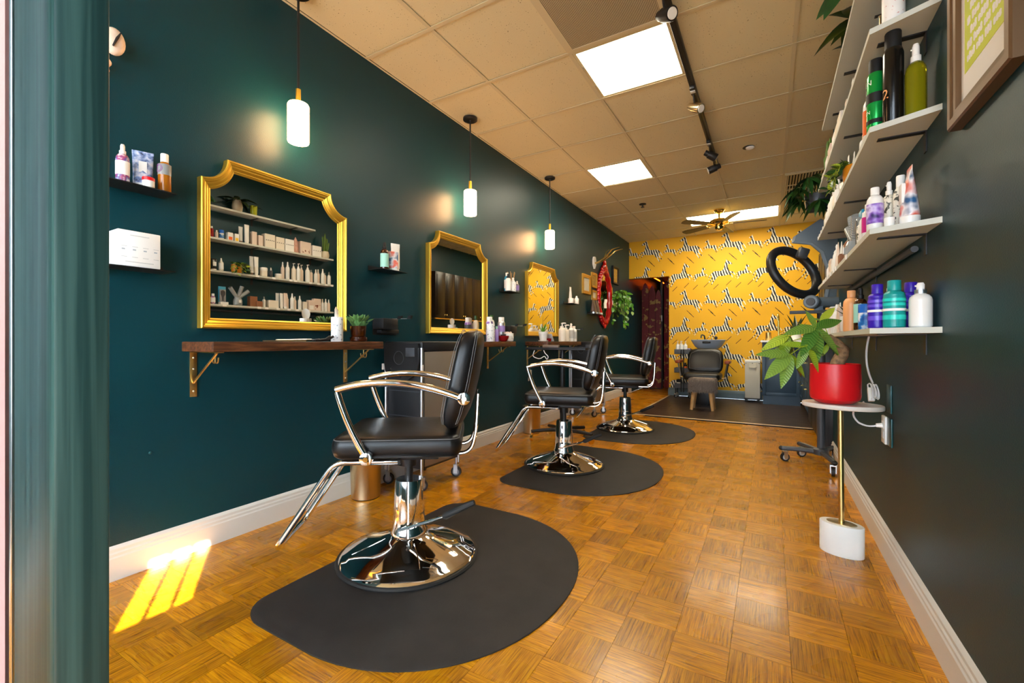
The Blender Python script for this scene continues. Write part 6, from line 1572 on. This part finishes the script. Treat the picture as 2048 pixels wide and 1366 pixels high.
bottle((-1.22, 7.83, 0.4263), 0.030, 0.16, 'cap', 'dark_bottle', 'ink_black', 'orange', label='dark bottle on the middle tier of the utility cart')

# ================================================================== LEFT WALL DECOR NEAR THE BACK
t = thing('antler_mount', 'white plaque with gold antlers on the left wall near the back', 'wall mount', (XL, 6.19, 2.095))
part('plaque', MB().prism([(0, -0.09), (0.045, -0.03), (0.05, 0.04), (0.025, 0.085), (-0.025, 0.085), (-0.05, 0.04), (-0.045, -0.03)], 0.001, 0.028, 'x'), 'white_matte', t)
for sy in (-1, 1):
    an = part('antler', MB().tube(bez((0.03, sy*0.015, -0.01), (0.16, sy*0.03 + 0.02, 0.02), (0.24, sy*0.07 + 0.14, 0.17), 8) + bez((0.245, sy*0.07+0.15, 0.18), (0.28, sy*0.07+0.2, 0.21), (0.34, sy*0.08+0.25, 0.225), 5), [0.011]*9 + [0.009, 0.008, 0.007, 0.006, 0.005, 0.003], 8), 'brass', t)
    part('tine', MB().tube([(0.17, sy*0.05+0.05, 0.075), (0.19, sy*0.05+0.07, 0.14), (0.23, sy*0.05+0.09, 0.18)], [0.008, 0.006, 0.003], 6), 'brass', an)
t = thing('oval_mirror', 'oval mirror in a carved red frame with crest on the left wall', 'mirror', (XL, 6.62, 1.63))
A_, B_ = 0.275, 0.40
def ell(a, b2, k, n=56): return (a*math.cos(2*math.pi*k/n), b2*math.sin(2*math.pi*k/n))
part('frame', MB().tube([(0.022,) + ell(A_, B_, k) for k in range(56)], [0.038 + 0.007*math.sin(k*1.9) for k in range(56)], 10, closed=True), 'red_frame', t, ang=80)
bd = MB().sphere((0, 0, 0), 0.021, 8, 6).mesh('carved_bead', 'red_frame')
for k in range(44):
    y, z = ell(A_+0.036, B_+0.036, k, 44); part('carved_bead', bd, None, t, loc=(0.028, y, z))
cr = MB()
for y, z, r in ((0, 0.46, 0.06), (0, 0.53, 0.045), (0, 0.58, 0.026), (-0.07, 0.44, 0.045), (0.07, 0.44, 0.045), (-0.13, 0.41, 0.03), (0.13, 0.41, 0.03), (0, -0.45, 0.04), (0.05, -0.43, 0.03), (-0.05, -0.43, 0.03)): cr.sphere((0.028, y, z), r, 10, 8, sx=0.6)
part('crest', cr, 'red_frame', t)
part('mirror_glass', MB().add([(0.018,) + ell(A_-0.01, B_-0.01, k) for k in range(56)], [tuple(range(56))]), 'mirror_glass', t, smooth=False)
def pic(y0, y1, z0, z1, fw, mt, art, label, d=0.025):
    t = thing('framed_picture', label, 'picture', (XL, (y0+y1)/2, z0), 0, 'small framed pictures by the red mirror')
    frame_rect(t, (y1-y0)/2, z1-z0, fw, d, mt, sgn=1)
    part('artwork', MB().box(0.006, 0.009, -(y1-y0)/2+fw*0.9, (y1-y0)/2-fw*0.9, fw*0.9, z1-z0-fw*0.9), art, t)
pic(5.72, 6.03, 1.605, 1.88, 0.045, 'gold_ornate', 'ivory', 'ornate gold frame with pale print left of the red mirror')
pic(6.075, 6.30, 1.725, 1.945, 0.035, 'gold_ornate', 'sepia', 'upper small gold framed picture touching the red mirror')
pic(6.09, 6.29, 1.545, 1.69, 0.03, 'gold_ornate', 'ivory', 'lower small gold framed picture between brown tubes and red mirror')
pic(7.05, 7.36, 1.89, 2.185, 0.03, 'black_metal', 'sepia', 'black framed golden print right of the red mirror', 0.035)
pic(6.955, 7.035, 1.70, 1.82, 0.014, 'gold_ornate', 'ivory', 'tiny gold framed picture behind the hanging pothos')
t = thing('wall_sconce', 'small white glowing wall lamp between red mirror and pothos', 'wall lamp', (XL, 6.93, 1.55))
part('arm', MB().cyl((0.001, 0, 0), (0.08, 0, 0), 0.012, 8), 'brass', t)
part('shade', MB().lathe([(0.030, -0.07), (0.036, 0.0), (0.032, 0.07), (0.001, 0.07)], 16, (0.09, 0, 0)), 'sconce_glow', t)
t = thing('pothos_plant', 'bushy green pothos trailing from a wall planter near the back', 'plant', (XL, 7.13, 1.62))
part('planter', MB().lathe([(0.05, 0), (0.07, 0.01), (0.085, 0.12), (0.08, 0.12), (0.075, 0.1)], 20, (0.10, 0, 0)), 'brass', t)
part('soil', MB().lathe([(0.077, 0.095), (0.077, 0.10), (0.0001, 0.105)], 16, (0.10, 0, 0)), 'soil', t)
lp = leaf_mesh('leaf', 0.085, 0.058, 'leaf_pothos', 0.15, 0.2, 5); lp2 = leaf_mesh('leaf', 0.085, 0.058, 'leaf_money', 0.15, 0.2, 5)
rs = random.Random(4)
for k in range(32):
    a = rs.uniform(-1.9, 1.9); L = rs.uniform(0.12, 0.56); ou = rs.uniform(0.06, 0.22)
    pts = bez((0.10, 0, 0.11), (0.10 + ou*math.cos(a), ou*1.6*math.sin(a), 0.20), (0.10 + ou*1.1*math.cos(a), ou*1.9*math.sin(a) , 0.12 - L), 10)
    pts = [Vector((max(p.x, 0.11), p.y, p.z)) for p in pts]
    part('vine', MB().tube(pts, 0.0022, 4), 'leaf_dark', t)
    for q in range(1, 11):
        p = pts[q]
        put_leaf(lp if rs.random() < 0.65 else lp2, t, p, (rs.uniform(0.0, 0.6), rs.uniform(-1, 1), rs.uniform(-1.2, 0.1)), rs.uniform(-.5, .5), rs.uniform(0.7, 1.2), nrm=(0.8, -0.6, 0.6))

# object peeping out beside the entrance post
t = thing('shell_mount', 'pale cowrie shell ornament high on the left wall beside the post', 'ornament', (XL, 0.665, 2.07))
part('shell', MB().sphere((0.045, 0.03, 0.03), 0.042, 18, 12, sx=0.6, sy=0.85, sz=1.25), 'shell', t)
part('shell_slit', MB().tube([(0.070, 0.02, 0.0), (0.073, 0.032, 0.035), (0.068, 0.045, 0.065)], [0.003, 0.005, 0.002], 6), 'ink_black', t)
part('drop', MB().sphere((0.03, 0.01, -0.055), 0.018, 10, 8), 'shell', t)
part('bead', MB().sphere((0.03, 0.01, -0.085), 0.012, 10, 8), 'rose_quartz', t)
part('peg', MB().cyl((0.001, 0.01, 0.0), (0.04, 0.015, 0.0), 0.006, 8), 'brass', t)

# ================================================================== CORRIDOR BEYOND THE DOORWAY
for k, (x0, x1, zt) in enumerate(((-2.225, -2.09, 2.12), (-2.085, -1.96, 2.06), (-1.955, -1.85, 1.98))):
    pn = [(x0, 0.02), (x1, 0.02), (x1, zt-0.16), ((x0*0.25+x1*0.75), zt-0.05), ((x0+x1)/2, zt), ((x0*0.75+x1*0.25), zt-0.05), (x0, zt-0.16)]
    if k == 0:
        scr = thing('folding_screen', 'dark red floral folding screen with pointed panels beyond the doorway', 'screen', (0, 9.0, 0))
    pa = part('screen_panel', MB().prism(pn, -0.012, 0.012, 'y'), 'screen_red', scr)
    part('panel_foot', MB().box(x0+0.01, x1-0.01, -0.012, 0.012, 0.0, 0.02), 'black_metal', pa)
t = thing('red_curtain', 'dark red patterned curtain panel at the right of the doorway', 'curtain', (-1.68, 9.02, 0))
vs, fs = [], []
for i in range(15):
    x = -0.12 + 0.24*i/14; y = 0.012*math.sin(i*1.3)
    vs += [(x, y, 0.03), (x, y, 2.1), (x, y+0.006, 0.03), (x, y+0.006, 2.1)]
for i in range(14):
    q = i*4; fs += [(q, q+4, q+5, q+1), (q+2, q+3, q+7, q+6), (q, q+2, q+6, q+4), (q+1, q+5, q+7, q+3)]
part('cloth', MB().add(vs, fs), 'screen_red', t)
part('rod', MB().cyl((-0.13, 0.0, 2.11), (0.145, 0.0, 2.11), 0.010, 8), 'black_metal', t)
t = thing('led_strip', 'glowing orange light strip under the corridor ceiling', 'light strip', (-1.85, 9.6, 2.235))
part('strip', MB().box(-0.2, -0.18, -0.7, 0.9, 0, 0.012).box(-0.2, 0.3, 0.88, 0.9, 0, 0.012), 'led_orange', t)
part('channel', MB().box(-0.22, -0.16, -0.7, 0.92, 0.012, 0.029).box(-0.2, 0.31, 0.86, 0.92, 0.012, 0.029), 'black_metal', t)
t = thing('wall_switch', 'small white wall panel between the red panels beyond the doorway', 'switch', (-1.86, 9.06, 1.40))
part('post', MB().box(-0.02, 0.02, 0.0, 0.05, -1.40, 0.9), 'black_wood', t)
part('plate', MB().box(-0.018, 0.018, -0.006, 0.0, -0.06, 0.06, 0.002), 'white_matte', t)
